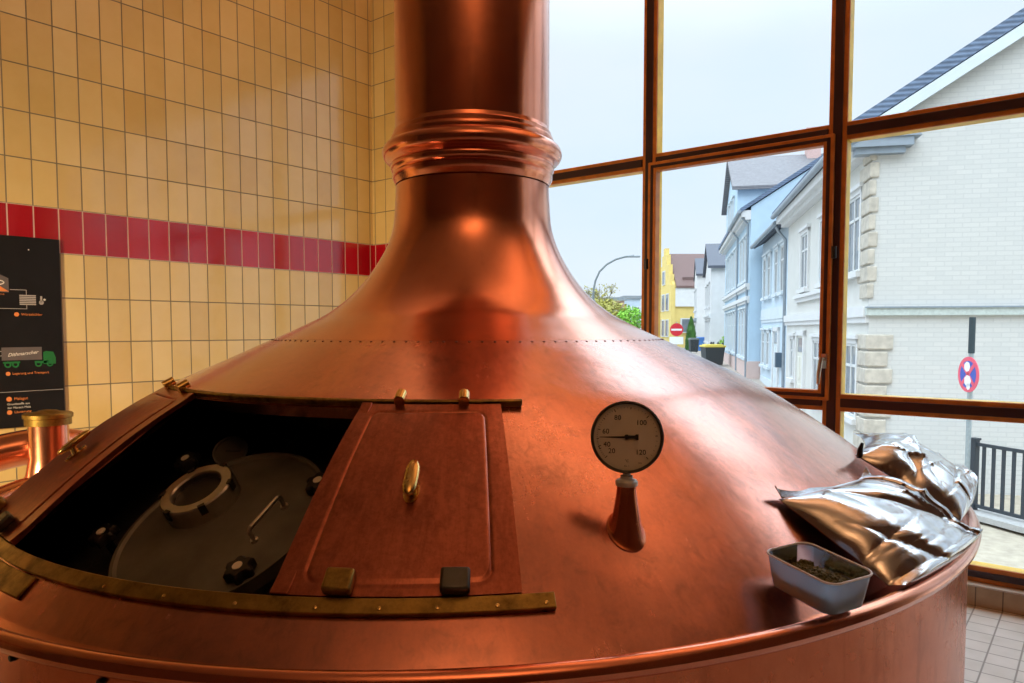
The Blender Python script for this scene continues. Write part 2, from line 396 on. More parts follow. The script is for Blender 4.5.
# turned-in lip of the opening
def lip(pts):
    mb.grid([[S(a, r, o) for o in (0, -.012, -.03)] for a, r in pts])
lip([(a, RH0) for a in np.linspace(TH0, TH1, 60)]); lip([(a, RH1) for a in np.linspace(TH0, TH1, 60)])
lip([(TH0, r) for r in np.linspace(RH0, RH1, 20)]); lip([(TH1, r) for r in np.linspace(RH0, RH1, 20)])
mb.build('dome', M['copper_dome'], ket, smooth=True, angle=50)
# bell neck
mb = MB(); rs = [r for r in _R[::8] if r < .672]+[.672]
mb.grid([[S(2*PI*i/128, r, .0002) for r in rs] for i in range(128)], closed_u=True)
for i in range(124):
    a = 2*PI*i/124; p = S(a, .680, .0); n = nrm(a, .68)
    mb.lathe([(.0040, -.001), (.0034, .0010), (.0012, .0016)], p, frame(n), 6, False, True, 1)
mb.build('bell_neck', [M['copper_neck'], M['rivet']], ket, smooth=True, angle=180)
def ring(prof, name, mat=None, n=128):
    m_ = MB(); m_.grid([[P3(2*PI*i/n, r, z) for r, z in prof] for i in range(n)], closed_u=True)
    return m_.build(name, mat or M['copper_neck'], ket, smooth=True, angle=32)
cp = [(.271,.505),(.279,.520),(.283,.528),(.2835,.540),(.279,.545),(.284,.550),(.2885,.558),(.2895,.570),(.286,.577),(.291,.582)]
cp += [(.283+.0335*math.sin(a)**.8, .6135-.032*math.cos(a)) for a in np.linspace(.45, PI-.45, 14)]
cp += [(.291,.646),(.2875,.650),(.2885,.660),(.286,.668),(.280,.672),(.2795,.684),(.2745,.688),(.272,.70)]
ring(cp, 'collar')
ring([(.2715,.695),(.2725,1.2),(.2735,2.0),(.2735,3.28)], 'vapour_pipe')
# rails
def band(th0, th1, r0, r1, o0, o1, name, mat, n=80, parent=None, bevel=.002):
    m_ = MB()
    sec = [(r0, o0), (r1, o0), (r1, o1), (r0, o1)]
    A = np.linspace(th0, th1, n)
    PP = [S(a, r, o) for a in A for r, o in sec]; FF_ = []
    for i in range(n-1):
        for j in range(4):
            FF_.append((i*4+j, i*4+(j+1) % 4, (i+1)*4+(j+1) % 4, (i+1)*4+j))
    FF_ += [(0, 1, 2, 3), tuple(range((n-1)*4, n*4))]
    m_.add(PP, FF_)
    return m_.build(name, mat, parent or ket, smooth=True, angle=40, bevel=bevel)
lr = band(D2(-66), D2(6.7), 1.4005, 1.424, .001, .013, 'lower_rail', M['brass'])
band(D2(-66), D2(7.3), .981, .990, .001, .017, 'upper_rail', M['brass'])
for dg in (-5.5, -1.5, 2.6, 6.0, -10, -16, -22, -28):
    a = D2(dg); p = S(a, 1.416, .013); MB().lathe([(.004, 0), (.0038, .0012), (.002, .002)], p, frame(nrm(a, 1.416)), 8, False, True).build('screw', M['brass_bright'], lr, smooth=True)
band(D2(-56), D2(-37), 1.426, 1.462, .001, .007, 'joint_plate', M['brass'], 30)
mb = MB()
for q in ((14, 657), (102, 681)):
    d = ray(*q); 
    for k in np.linspace(.8, 1.6, 1600):
        p = CAM+d*k
        if np.hypot(*(p[:2]-AX+.025*TT)) < 1.553: break
    rad = np.append(-(AX-p[:2]), 0); rad /= np.linalg.norm(rad)
    MB().cyl(p-rad*.002, p+rad*.008, .0075, .006, 10).build('bolt', M['black'], ket, smooth=True, bevel=.002)

# sliding doors
def door(thc, name, label):
    w0, w1, r0, r1 = -9.05, 9.05, .993, 1.399
    m_ = MB(); A = np.linspace(D2(thc+w0), D2(thc+w1), 47); Rr = np.linspace(r0, r1, 61)
    mid_r = (r0+r1)/2
    def off(a, r):
        # raised field in the middle, rounded corners
        u = abs(math.degrees(a)-thc)/9.05; 
        x = u*9.05/180*PI*1.2; y = abs(r-1.20)
        hx, hy, rc = 6.95/180*PI*1.2, .180, .022
        qx, qy = max(x-hx+rc, 0), max(y-hy+rc, 0)
        d = math.hypot(qx, qy)-rc+min(max(x-hx, y-hy)+rc, 0)*0
        if qx == 0 and qy == 0: d = max(x-hx, y-hy)
        return d
    A = np.linspace(D2(thc+w0), D2(thc+w1), 121); Rr = np.linspace(r0, r1, 121)
    def h(a, r):
        d = off(a, r)
        o = .0125
        o -= .0024*math.exp(-(d/.0022)**2)              # pressed groove around the field
        o += .0012*(1-sstep((d+.006)/.006))              # field stands a little proud
        return o
    G = [[S(a, r, h(a, r)) for r in Rr] for a in A]
    m_.grid(G)
    for aa in (A[0], A[-1]): m_.grid([[S(aa, r, o) for o in (.001, .0125)] for r in Rr])
    for r_ in (r0, r1): m_.grid([[S(a, r_, o) for o in (.001, .0125)] for a in A])
    m_.grid([[S(a, r, .001) for r in (r0, r1)] for a in A])
    dd = m_.build(name, M['copper_door'], ket, smooth=True, angle=55)
    tag(dd, label)
    # overlapping edge strip on the side of the opening
    sg = -1 if thc > -30 else 1
    a0, a1 = sorted((thc+sg*9.05, thc+sg*7.65))
    band(D2(a0), D2(a1), r0, r1, .0126, .0165, 'edge_strip', M['copper_door'], 6, dd, .0015)
    # handle: oval brass knob bar on a foot
    c = D2(thc-.05); p = S(c, 1.215, .0135); n = nrm(c, 1.195); dn = S(c, 1.25)-S(c, 1.14); dn /= np.linalg.norm(dn); sd = np.cross(n, dn)
    hb = MB()
    L = [(.003, -.046), (.010, -.040), (.0145, -.024), (.0155, 0), (.0145, .024), (.010, .040), (.003, .046)]
    ce = p+n*.027-dn*.004
    hb.add([ce+dn*z+n*(rr_*.62*math.cos(b))+sd*(rr_*math.sin(b)) for rr_, z in L for b in np.linspace(0, 2*PI, 17)[:-1]],
           [(i*16+j, i*16+(j+1) % 16, (i+1)*16+(j+1) % 16, (i+1)*16+j) for i in range(6) for j in range(16)]+[tuple(range(16)), tuple(range(96, 112))])
    hb.cyl(p+dn*.012, ce+dn*.008, .010, .008, 12)
    hb.add([p+dn*(.012+.030*math.cos(b))+sd*.016*math.sin(b)+n*o for o in (.0, .004) for b in np.linspace(0, 2*PI, 25)[:-1]],
           [tuple(range(24, 48))]+[(j, (j+1) % 24, 24+(j+1) % 24, 24+j) for j in range(24)])
    tag(hb.build('handle', M['brass_bright'], dd, smooth=True, angle=50), 'oval polished brass grip')
    for da in (-4.0, 4.3):
        a = D2(thc+da)
        # top guides: short brass barrels riding on the upper rail
        p = S(a, .979, .012); n = nrm(a, .985); dn = S(a, 1.0)-S(a, .97); dn /= np.linalg.norm(dn); sd = np.cross(n, dn)
        g = MB(); g.cyl(p-dn*.010+n*.013, p+dn*.022+n*.013, .0125, .0125, 18); g.box(p+dn*.012+n*.002, (.023, .020, .016), (sd, dn, n))
        g.build('top_guide', M['brass_bright'], dd, smooth=True, bevel=.0015)
        # bottom guides: brass blocks over the lower rail
        p = S(a, 1.383, .016); n = nrm(a, 1.383); dn = S(a, 1.40)-S(a, 1.36); dn /= np.linalg.norm(dn); sd = np.cross(n, dn)
        g = MB(); g.box(p+n*.010, (.052, .046, .022), (sd, dn, n))
        g.build('bottom_guide', M['brass'] if da < 0 else M['dark_steel'], dd, smooth=True, bevel=.006, seg=3)
    return dd
door(-4.65, 'sliding_door', 'closed copper sliding door, panelled')
door(-54.55, 'sliding_door', 'copper sliding door pushed back past the opening')

# inside the opening: dark inner vessel and its steel manhole
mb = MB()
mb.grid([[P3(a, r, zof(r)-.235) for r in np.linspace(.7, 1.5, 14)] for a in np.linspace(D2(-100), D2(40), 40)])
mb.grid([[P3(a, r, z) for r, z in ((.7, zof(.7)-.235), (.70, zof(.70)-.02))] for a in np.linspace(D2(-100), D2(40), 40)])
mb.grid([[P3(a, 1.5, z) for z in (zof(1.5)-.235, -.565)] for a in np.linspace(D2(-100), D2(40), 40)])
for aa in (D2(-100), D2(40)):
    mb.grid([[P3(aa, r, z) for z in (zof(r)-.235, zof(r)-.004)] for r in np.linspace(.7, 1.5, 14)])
mb.build('inner_vessel', M['insul_shade'], ket, smooth=True, angle=60)
th = D2(-29.6); c0 = P3(th, 1.2, zof(1.2)); rad = np.array([*(math.sin(th)*TT-math.cos(th)*FF), 0.0])
nn = np.array([.6*rad[0], .6*rad[1], 1]); nn /= np.linalg.norm(nn)
e1 = np.array([*(math.cos(th)*TT+math.sin(th)*FF), 0.0]); e2 = np.cross(nn, e1)
MC = c0-nn*.155+e1*.0+e2*.0; MA = np.array([e1, e2, nn])
def onlid(px, py, h=0.0):
    d = ray(px, py); k = ((MC+nn*h-CAM)@nn)/(d@nn); return CAM+d*k
mb = MB(); R0 = .246
mb.lathe([(.0, .014), (.10, .013), (.19, .009), (.232, .004), (.238, .010), (R0, .010), (R0, -.02), (.225, -.05), (.225, -.10)], MC, MA, 72)
man = mb.build('manhole_cover', M['lid_steel'], ket, smooth=True, angle=30)
g0 = onlid(205, 503, .012)
mb = MB(); mb.lathe([(.086, -.004), (.086, .044), (.083, .048), (.061, .048), (.058, .044), (.058, .012)], g0, MA, 48)
sg_ = mb.build('sight_glass', M['steel'], man, smooth=True, angle=30)
for k in range(6):
    a = k*PI/3+.4; MB().box(g0+e1*.084*math.cos(a)+e2*.084*math.sin(a)+nn*.038, (.010, .016, .024), (e1*math.cos(a)+e2*math.sin(a), -e1*math.sin(a)+e2*math.cos(a), nn)).build('slot', M['black'], sg_)
MB().lathe([(.0005, .030), (.0585, .030)], g0, MA, 40).build('lens', M['black'], sg_)
ha, hb_ = onlid(255, 541, .01), onlid(285, 507, .01)
mb = MB(); mb.tube([ha, ha+nn*.028, ha+nn*.034+(hb_-ha)*.06, hb_+nn*.034-(hb_-ha)*.06, hb_+nn*.028, hb_], .0052, 10)
mb.cyl(ha-nn*.002, ha+nn*.006, .009, n=12); mb.cyl(hb_-nn*.002, hb_+nn*.006, .009, n=12)
mb.build('lid_handle', M['steel'], man, smooth=True)
def star(p, face=True):
    m_ = MB(); n = 60; prof = []
    for i, (rs_, z) in enumerate(((.6, 0), (1, .006), (1, .022), (.82, .028))):
        prof.append([p+nn*z+(e1*math.cos(b)+e2*math.sin(b))*rs_*(.030+.0042*math.cos(6*b)) for b in np.linspace(0, 2*PI, n+1)[:-1]])
    m_.add([q for r_ in prof for q in r_], [(i*n+j, i*n+(j+1) % n, (i+1)*n+(j+1) % n, (i+1)*n+j) for i in range(3) for j in range(n)]+[tuple(range(3*n, 4*n))])
    m_.cyl(p-nn*.05, p, .010, n=10)
    m_.lathe([(.0003, .0296), (.0105, .0296), (.011, .027)], p, MA, 20, m=1)
    k = m_.build('star_knob', [M['black'], M['dial']], man, smooth=True, angle=40)
    return k
for q in ((243, 575), (322, 489), (107, 540), (190, 466)): star(onlid(q[0], q[1], .004))
# little gauge back in the dark
gp = onlid(231, 452, -.01); gd = CAM-gp; gd /= np.linalg.norm(gd); gn = nn*.8+gd*.6; gn /= np.linalg.norm(gn); ga = frame(gn)
mb = MB(); mb.lathe([(.046, -.03), (.046, .006), (.040, .006)], gp, ga, 32, True)
ig = mb.build('inner_gauge', M['dark_steel'], ket, smooth=True, angle=30)
MB().lathe([(.0003, .004), (.040, .004)], gp, ga, 32).build('gauge_face', simple('dark_dial', (.05,.048,.038), .5), ig)  # gauge face in one even dark tone
MB().box(gp+gn*.006+ga[0]*.008, (.04, .004, .002), ga).build('gauge_needle', M['ink'], ig)

# thermometer
TP = CAM+np.array([-.70422282, 1.22208574, -.2047978]); TB = CAM+np.array([-.697, 1.214, -.405])
base = np.array([TP[0], TP[1], TB[2]+.004])
zt = (CAM+ray(627, 486)*1.4025)[2]; zn = (CAM+ray(627, 477)*1.4025)[2]
mb = MB(); H = zt-base[2]
RG = [(.0375, 0, -.001), (.0362, .0, .0006), (.0345, .03, .002), (.0325, .14, .0), (.0302, .38, 0), (.0280, .66, 0), (.0258, .88, 0), (.0240, 1, 0), (.0218, 1, 0), (.0198, 1, 0), (.0188, 1, 0), (.0185, 1, 0)]
HZ = [0, 0, 0, .16*H, .27*H, .37*H, .47*H, .57*H, .69*H, .81*H, .91*H, H]
rows_ = []
for (r_, w_, lift), hz_ in zip(RG, HZ):
    row = []
    for i in range(48):
        b = 2*PI*i/48; x, y = base[0]+r_*math.cos(b), base[1]+r_*math.sin(b)
        rel = np.array([x, y])-AX; rho = math.hypot(rel@TT, rel@FF); zd_ = S(math.atan2(rel@TT, -(rel@FF)), rho)[2]
        row.append(np.array([x, y, (1-w_)*(zd_+lift+hz_*.45)+w_*(base[2]+hz_)]))
    rows_.append(row)
mb.grid([[rows_[k][i] for k in range(len(rows_))] for i in range(48)], closed_u=True)
th_o = mb.build('thermometer', M['copper_body'], ket, smooth=True, angle=180)
tag(th_o, 'round dial thermometer on a flared copper socket')
mb = MB(); mb.lathe([(.0205, 0), (.0215, .002), (.0215, .009), (.019, .012), (.012, .014), (.012, .02)], (base[0], base[1], zt-.0005), None, 24, True, True)
mb.cyl((base[0], base[1], zt+.01), (TP[0], TP[1], TP[2]-.066), .0075)
mb.build('stem_nut', simple('nut_nickel', (.62,.61,.57), .35, .25, .1, 30), th_o, bevel=.001)
tn = np.array([-TP[0], -TP[1], .0]); tn /= np.linalg.norm(tn); tn = tn+np.array([0, 0, .12]); tn /= np.linalg.norm(tn)
tx = np.cross([0, 0, 1], tn); tx /= np.linalg.norm(tx); ty = np.cross(tn, tx); TA = np.array([tx, ty, tn])
RD = .0692
mb = MB(); mb.lathe([(.0004, -.03), (RD-.004, -.03), (RD, -.027), (RD, .004), (RD-.002, .006), (RD-.0055, .005), (RD-.006, -.001)], TP, TA, 64)
mb.build('dial_case', M['dark_steel'], th_o, smooth=True, angle=30)
MB().lathe([(.0004, -.001), (RD-.0055, -.001)], TP, TA, 64).build('dial_face', M['dial'], th_o)
mk = MB(); K = RD/247.0
def dp(x, y, z=0.0): return TP+tx*(x-322)*K-ty*(y-322)*K+tn*z
tick = {20:(185,457), 30:(152,400), 40:(140,385), 50:(131,335), 60:(140,276), 70:(176,207), 80:(245,157), 90:(345,142), 100:(450,193), 110:(502,312), 120:(453,456)}
def ang(v):
    ks = sorted(tick); aa = []
    for k in ks:
        x, y = tick[k]; A_ = math.degrees(math.atan2(322-y, x-322)); aa.append(A_)
    aa = np.unwrap(np.radians(aa)); return float(np.interp(v, ks, aa))
for v in range(20, 122, 2):
    big = v % 10 == 0; a = ang(v); d = tx*math.cos(a)+ty*math.sin(a); sd = -tx*math.sin(a)+ty*math.cos(a)
    L = .0055 if v % 20 == 0 else (.0042 if big else .0024)
    mk.box(TP+d*(RD-.0115-(L if False else L/2))+tn*.0, (L, .0013 if big else .0006, .0006), (d, sd, tn))
for s_, x, y in (('20', 220, 420), ('40', 187, 376), ('60', 178, 287), ('80', 258, 192), ('100', 418, 224), ('120', 415, 425)):
    mk.text(s_, dp(x, y, .0003), tx, ty, .0135)
mk.text('°C', dp(322, 485, .0003), tx, ty, .007); mk.text('KL. 1', dp(322, 518, .0003), tx, ty, .0045); mk.text('DIN', dp(410, 497, .0003), tx, ty, .0035)
mk.build('dial_markings', M['ink'], th_o, recalc=False)
mb = MB(); a0 = dp(136, 326, .002); a1 = dp(300, 324, .002)
mb.add([dp(136, 324, .002), dp(136, 328, .002), dp(300, 331, .002), dp(345, 333, .002), dp(345, 309, .002), dp(300, 317, .002)], [(0, 1, 2, 3, 4, 5)])
mb.add([dp(340, 330, .002), dp(375, 335, .002), dp(385, 342, .002), dp(400, 341, .002), dp(400, 303, .002), dp(385, 302, .002), dp(375, 310, .002), dp(340, 312, .002)], [tuple(range(8))])
mb.lathe([(.0048, 0), (.0048, .0035), (.001, .0045)], dp(320, 322), TA, 16, False, True)
mb.build('pointer', M['ink'], th_o, recalc=False)

# ------------------------------------------------------------------ tub of hops on the rim
def R3(a, b, c):
    ca, sa, cb, sb, cc, sc = math.cos(a), math.sin(a), math.cos(b), math.sin(b), math.cos(c), math.sin(c)
    return np.array([[cc,-sc,0],[sc,cc,0],[0,0,1]])@np.array([[cb,0,sb],[0,1,0],[-sb,0,cb]])@np.array([[1,0,0],[0,ca,-sa],[0,sa,ca]])
TO = np.array([-.395, 1.376, CZ-.486]); TM = R3(.063, .089, -.468); TL, TW, TH = .081, .0535, .0645
def rrect(L, W, rc, n=7):
    out = []
    for cx, cy, a0 in ((L-rc, W-rc, 0), (-L+rc, W-rc, PI/2), (-L+rc, -W+rc, PI), (L-rc, -W+rc, 1.5*PI)):
        out += [(cx+rc*math.cos(a0+PI/2*i/n), cy+rc*math.sin(a0+PI/2*i/n)) for i in range(n+1)]
    return out
t = NT('frosted_plastic_skylit'); nz = t.noise(t.coord(), 30, 4)
tr = t.n('ShaderNodeBsdfTransparent'); tr.inputs[0].default_value = (.86,.9,.97, 1)
df = t.n('ShaderNodeBsdfDiffuse'); df.inputs[0].default_value = (.46,.64,1.0, 1); tl = t.n('ShaderNodeBsdfTranslucent'); tl.inputs[0].default_value = (.52,.72,1.0, 1)  # blue of the sky light is mixed into the plastic's colours
gl = t.n('ShaderNodeBsdfGlossy'); gl.inputs['Roughness'].default_value = .15
m1 = t.n('ShaderNodeMixShader', Fac=.62); t.t.links.new(df.outputs[0], m1.inputs[1]); t.t.links.new(tl.outputs[0], m1.inputs[2])
m2 = t.n('ShaderNodeMixShader', Fac=.6); t.t.links.new(tr.outputs[0], m2.inputs[1]); t.t.links.new(m1.outputs[0], m2.inputs[2])
m3 = t.n('ShaderNodeMixShader'); fr = t.n('ShaderNodeFresnel', IOR=1.5); t.t.links.new(fr.outputs[0], m3.inputs[0]); t.t.links.new(m2.outputs[0], m3.inputs[1]); t.t.links.new(gl.outputs[0], m3.inputs[2]); t.t.links.new(m3.outputs[0], t.out.inputs[0])
M['plastic'] = t.m
tub = thing('food_tub', 'small translucent plastic tub of hop pellets on the kettle rim', 'tub', TO)
def TPt(x, y, z): return TO+TM@np.array([x, y, z])
rings = []
for sc_, z, rc in ((.70, .003, .016), (.80, .0025, .018), (.865, .0015, .02), (.90, .004, .022), (.93, .02, .022), (.965, .042, .022), (1.0, TH, .022)):
    rings.append([TPt(x, y, z) for x, y in rrect(TL*sc_, TW*(1-(1-sc_)*1.35), rc)])
mb = MB(); n = len(rings[0])
mb.add([p for r_ in rings for p in r_], [(i*n+j, i*n+(j+1) % n, (i+1)*n+(j+1) % n, (i+1)*n+j) for i in range(len(rings)-1) for j in range(n)]+[tuple(range(n))])
mb.build('tub_shell', M['plastic'], tub, smooth=True, angle=60)
rimp = [TPt(x, y, TH) for x, y in rrect(TL*1.004, TW*1.006, .022)]
mb = MB(); mb.tube(rimp, .0022, 8, True)
tag(mb.build('tub_rim', simple('milky_rim', (.82,.86,.92), .3, 0, .03, 10), tub, smooth=True), 'milky white lip')
# pellets
t = NT('hop_pellets'); c = t.coord(); a = t.noise(c, 160, 3); M['hops'] = t.pbr(t.ramp(a, [(.25, (.05,.05,.018)), (.55, (.13,.125,.045)), (.8, (.28,.25,.12))]), .75, 0, t.bump(a, .4, .002))
mb = MB(); cnt = 0
def heap(x, y): return .031+.019*math.exp(-((x-.018)/.045)**2-((y-.002)/.032)**2)
xs = np.linspace(-TL*.80, TL*.80, 26); ys = np.linspace(-TW*.74, TW*.74, 17)
mb.grid([[TPt(x, y, heap(x, y)-.004) for y in ys] for x in xs])
side = [(x, y) for x, y in rrect(TL*.84, TW*.77, .018)]
mb.grid([[TPt(x*(1 if z > .02 else .965), y*(1 if z > .02 else .96), z) for z in (.009, .02, heap(x, y)-.003)] for x, y in side+[side[0]]])
for i in range(620):
    if i < 380: x, y = rng.uniform(-TL*.79, TL*.79), rng.uniform(-TW*.71, TW*.71); z = heap(x, y)-.002+rng.uniform(-.001, .003)
    else:
        k = rng.integers(len(side)); f_ = rng.random(); s0, s1 = side[k], side[(k+1) % len(side)]; x, y = s0[0]+(s1[0]-s0[0])*f_, s0[1]+(s1[1]-s0[1])*f_; z = rng.uniform(.0145, .036); x *= .965; y *= .955
    d = rng.normal(size=3); d[2] *= .5; d /= np.linalg.norm(d); p = TPt(x, y, z)
    mb.cyl(p-d*.0042, p+d*.0042, .0026, n=7)
tag(mb.build('hop_pellets', M['hops'], None, smooth=True, angle=40), 'dark green hop pellets heaped inside the plastic tub', 'hops', None, 'stuff')

# ------------------------------------------------------------------ silver foil bags
def dome_hit(px, py):
    d = ray(px, py)
    for k in np.linspace(.6, 3.2, 5200):
        p = CAM+d*k; rel = p[:2]-AX+.025*TT; lat, ff = rel@TT, rel@FF; rho = math.hypot(lat, ff)
        if rho < 1.56 and p[2] < CZ+zof(rho)+.0204*lat*sstep((rho-1.1)/.44): return math.atan2(lat, -ff), rho
    return None
def foil_bag(name, label, corners, thick, seed, lifts, creases, seal, rough_=1.0):
    rg = np.random.default_rng(seed); NU, NV = 130, 90
    (a, b, c_, d_) = [V(x) for x in corners]            # UL, UR, LR, LL as (theta, rho)
    lines = []
    for k in range(creases):
        ang_ = rg.uniform(-1.2, 1.2) if k % 3 else rg.uniform(1.0, 2.1)
        lines.append((rg.uniform(.05, .95), rg.uniform(.05, .95), math.cos(ang_), math.sin(ang_), rg.uniform(.010, .035), rg.uniform(-.016, .018), rg.uniform(.15, .5)))
    def h(u, v):
        eu, ev = 1-abs(2*u-1)**3.2, 1-abs(2*v-1)**2.6
        base_ = thick*max(0, eu)**.62*max(0, ev)**.62
        m = min(1, 5*min(u, 1-u, v, 1-v))
        w_ = 0
        for (x, y, cx, sy, wd, am, ln) in lines:
            dx, dy = u-x, v-y; al = dx*cx+dy*sy; ac = -dx*sy+dy*cx
            w_ += am*math.exp(-abs(ac)/wd)*math.exp(-(al/ln)**2)
        nz_ = noise.noise(Vector((u*3.2+seed, v*2.6, .3)))*.012+noise.noise(Vector((u*9, v*7+seed, 1.3)))*.0028
        return base_+(w_+nz_*rough_)*(.35+.65*m)
    def q2(u, v):
        p = (a*(1-u)+b*u)*(1-v)+(d_*(1-u)+c_*u)*v
        wob = .010*noise.noise(Vector((u*4+seed*2, v*4, 7)))
        return p[0]+wob, p[1]+.6*wob
    top, bot = [], []
    for i in range(NU):
        u = i/(NU-1); rt, rb = [], []
        for j in range(NV):
            v = j/(NV-1); th_, rh = q2(u, v)
            lift = (lifts[0]*(1-u)+lifts[1]*u)*(1-v)+(lifts[3]*(1-u)+lifts[2]*u)*v
            rr_ = min(rh, 1.50)
            s_ = S(th_, rr_); n_ = nrm(th_, min(rr_, 1.45))
            if rh > rr_: s_ = s_+(rh-rr_)*np.array([*(math.sin(th_)*TT-math.cos(th_)*FF), .15])
            H_ = max(h(u, v), 0)
            rt.append(s_+n_*(lift+.006+H_)); rb.append(s_+n_*(lift+.004))
        top.append(rt); bot.append(rb)
    m_ = MB(); m_.grid(top); m_.grid(bot)
    for e in (0, NU-1): m_.grid([[top[e][j], bot[e][j]] for j in range(NV)])
    for e in (0, NV-1): m_.grid([[top[i][e], bot[i][e]] for i in range(NU)])
    t_ = thing(name, label, 'foil bag', bot[NU//2][NV//2], 'foil hop bags')
    m_.build('bag_body', M['foil'], t_, smooth=True, angle=38)
    if seal:
        # ribbed weld along the upper edge and a lengthways back seam
        sb = MB(); G = []
        for i in range(NU):
            row = []
            for k in range(25):
                f_ = k/24; p = V(top[i][0]); q = V(top[i][1]); dirn = p-V(top[i][6]); dirn /= np.linalg.norm(dirn)
                n_ = nrm(q2(i/(NU-1), 0)[0], 1.3)
                row.append(p+dirn*(.030*f_-.004)+n_*(.0012*math.sin(k*2.1)+.004+.014*f_+.006*f_*math.sin(i*.05+.6)))
            G.append(row)
        sb.grid(G); ob = sb.build('weld_seam', M['foil'], t_, smooth=True, angle=60)
        mo = ob.modifiers.new('thick', 'SOLIDIFY'); mo.thickness = .0012
        cs = MB(); iu = int(NU*.70); path0 = []; path1 = []
        for j in range(3, NV-3):
            k_ = iu+int(7*(j/NV)); n_ = nrm(q2(k_/(NU-1), j/(NV-1))[0], 1.35)
            path0.append(V(top[k_][j])+n_*.0015); path1.append(V(top[k_+4][j])+n_*.012)
        cs.grid([path0, path1]); ob = cs.build('back_seam', M['foil'], t_, smooth=True, angle=60)
        mo = ob.modifiers.new('thick', 'SOLIDIFY'); mo.thickness = .0012
    return t_, top
hA = [dome_hit(775, 502), dome_hit(862, 486), (D2(52), 1.545), (D2(33.0), 1.525)]
foil_bag('foil_bag', 'silver foil bag lying flat behind the plastic tub, with a long back seam', hA, .064, 3, (.004, .02, .054, .052), 8, True, .7)
hB = [(D2(54.0), 1.27), (D2(78), 1.30), (D2(77), 1.60), (D2(55.5), 1.50)]
tB, topB = foil_bag('foil_bag', 'crumpled silver foil bag with a knotted neck, hard by the window', hB, .080, 11, (.02, .03, .078, .046), 22, False)
kn = V(topB[2][2]); MB().tube([kn-V((0,0,.01)), kn+V((.0,0,.012)), kn+RV*.006+V((0,0,.03))], [.009, .007, .004], 8).build('bag_tie', M['black'], tB, smooth=True)

# ------------------------------------------------------------------ copper pipework at the left
pp = thing('copper_pipe', 'copper pipe bend with a brass-capped nozzle beside the kettle', 'pipe', (*(at(30, 446, 3.05)[:2]), 0))
mb = MB(); r_ = .075
ctr = [at(x, y, d) for x, y, d in ((-70, 490, 2.9), (-35, 464, 2.98), (0, 453, 3.05), (35, 446, 3.12), (62, 445, 3.2), (86, 448, 3.3), (104, 456, 3.42), (112, 470, 3.5))]
ip = []
for i in range(len(ctr)-1):
    p0, p1, p2, p3 = ctr[max(i-1, 0)], ctr[i], ctr[i+1], ctr[min(i+2, len(ctr)-1)]
    for t_ in np.linspace(0, 1, 7)[:-1]:
        ip.append(.5*((2*p1)+(-p0+p2)*t_+(2*p0-5*p1+4*p2-p3)*t_**2+(-p0+3*p1-3*p2+p3)*t_**3))
ip.append(ctr[-1]); mb.tube(ip, r_, 24)
mb.cyl((*ip[-1][:2], 0), ip[-1], .07, n=24)
mb.build('pipe_bend', M['copper_pipe'], pp, smooth=True, angle=50)
NZ = at(50, 470, 2.98); NTop = at(50, 421, 2.98); nzx = (NZ[0], NZ[1])
mb = MB(); mb.lathe([(.11, NZ[2]-.06), (.085, NZ[2]-.01), (.073, NZ[2]+.05), (.0715, NTop[2])], (*nzx, 0), None, 36)
mb.build('nozzle', M['copper_pipe'], pp, smooth=True, angle=50)
mb = MB(); z0 = NTop[2]-.012
mb.lathe([(.074, z0), (.083, z0), (.083, z0+.026), (.089, z0+.029), (.089, z0+.043), (.085, z0+.047), (.05, z0+.049), (.033, z0+.057), (.012, z0+.060)], (*nzx, 0), None, 40, True, True)
mb.build('brass_cap', M['brass'], pp, smooth=True, angle=30)
mb = MB(); lo_ = [at(50, 492, 2.98), at(25, 500, 2.9), at(-5, 512, 2.8), at(-45, 535, 2.7)]
mb.tube(lo_, [.085, .085, .085, .085], 24); mb.cyl((*lo_[1][:2], 0), lo_[1], .06, n=20); mb.cyl((*nzx, NZ[2]-.30), (*nzx, NZ[2]-.05), .11, n=30)
mb.build('lower_pipe', M['copper_pipe'], pp, smooth=True, angle=50)

# ------------------------------------------------------------------ information board on the side wall
BX = XL+.012
def bp(y, z, o=0.0): return np.array([BX+.004+o, y, CZ+z])
yb0, yb1, zb0, zb1 = .45, 1.633, -.53, .504
brd = thing('information_sign', 'black information board with brewing diagram on the tiled wall', 'sign', (BX, 1.0, CZ))
MB().box2((XL+.001, yb0, CZ+zb0), (BX+.002, yb1, CZ+zb1)).build('board_panel', simple('board_black', (.008,.008,.009), .55, 0, .2, 8, 0, Specular_IOR_Level=.25), brd, bevel=.001)
ey, ez = V((0, 1, 0)), V((0, 0, 1))
white = simple('print_white', (.72,.70,.68), .5, 0, .05); grey = simple('print_grey', (.12,.105,.11), .5, 0, .05); green = simple('print_green', (.01,.16,.04), .5, 0, .1); orange = simple('print_orange', (.75,.25,.07), .5, 0, .05); lgrey = simple('print_silver', (.42,.40,.40), .5, 0, .05)
def rect(m_, y0_, y1_, z0_, z1_, o=.0): m_.add([bp(y0_, z0_, o), bp(y1_, z0_, o), bp(y1_, z1_, o), bp(y0_, z1_, o)], [(0, 1, 2, 3)])
def disc(m_, y, z, r, o=.0, r2=0):
    n = 24
    if r2: m_.add([bp(y+q*math.cos(2*PI*i/n), z+q*math.sin(2*PI*i/n), o) for q in (r2, r) for i in range(n)], [(i, (i+1) % n, n+(i+1) % n, n+i) for i in range(n)])
    else: m_.add([bp(y+r*math.cos(2*PI*i/n), z+r*math.sin(2*PI*i/n), o) for i in range(n)], [tuple(range(n))])
g = MB(); w = MB(); o_ = MB(); gr = MB(); lg = MB()
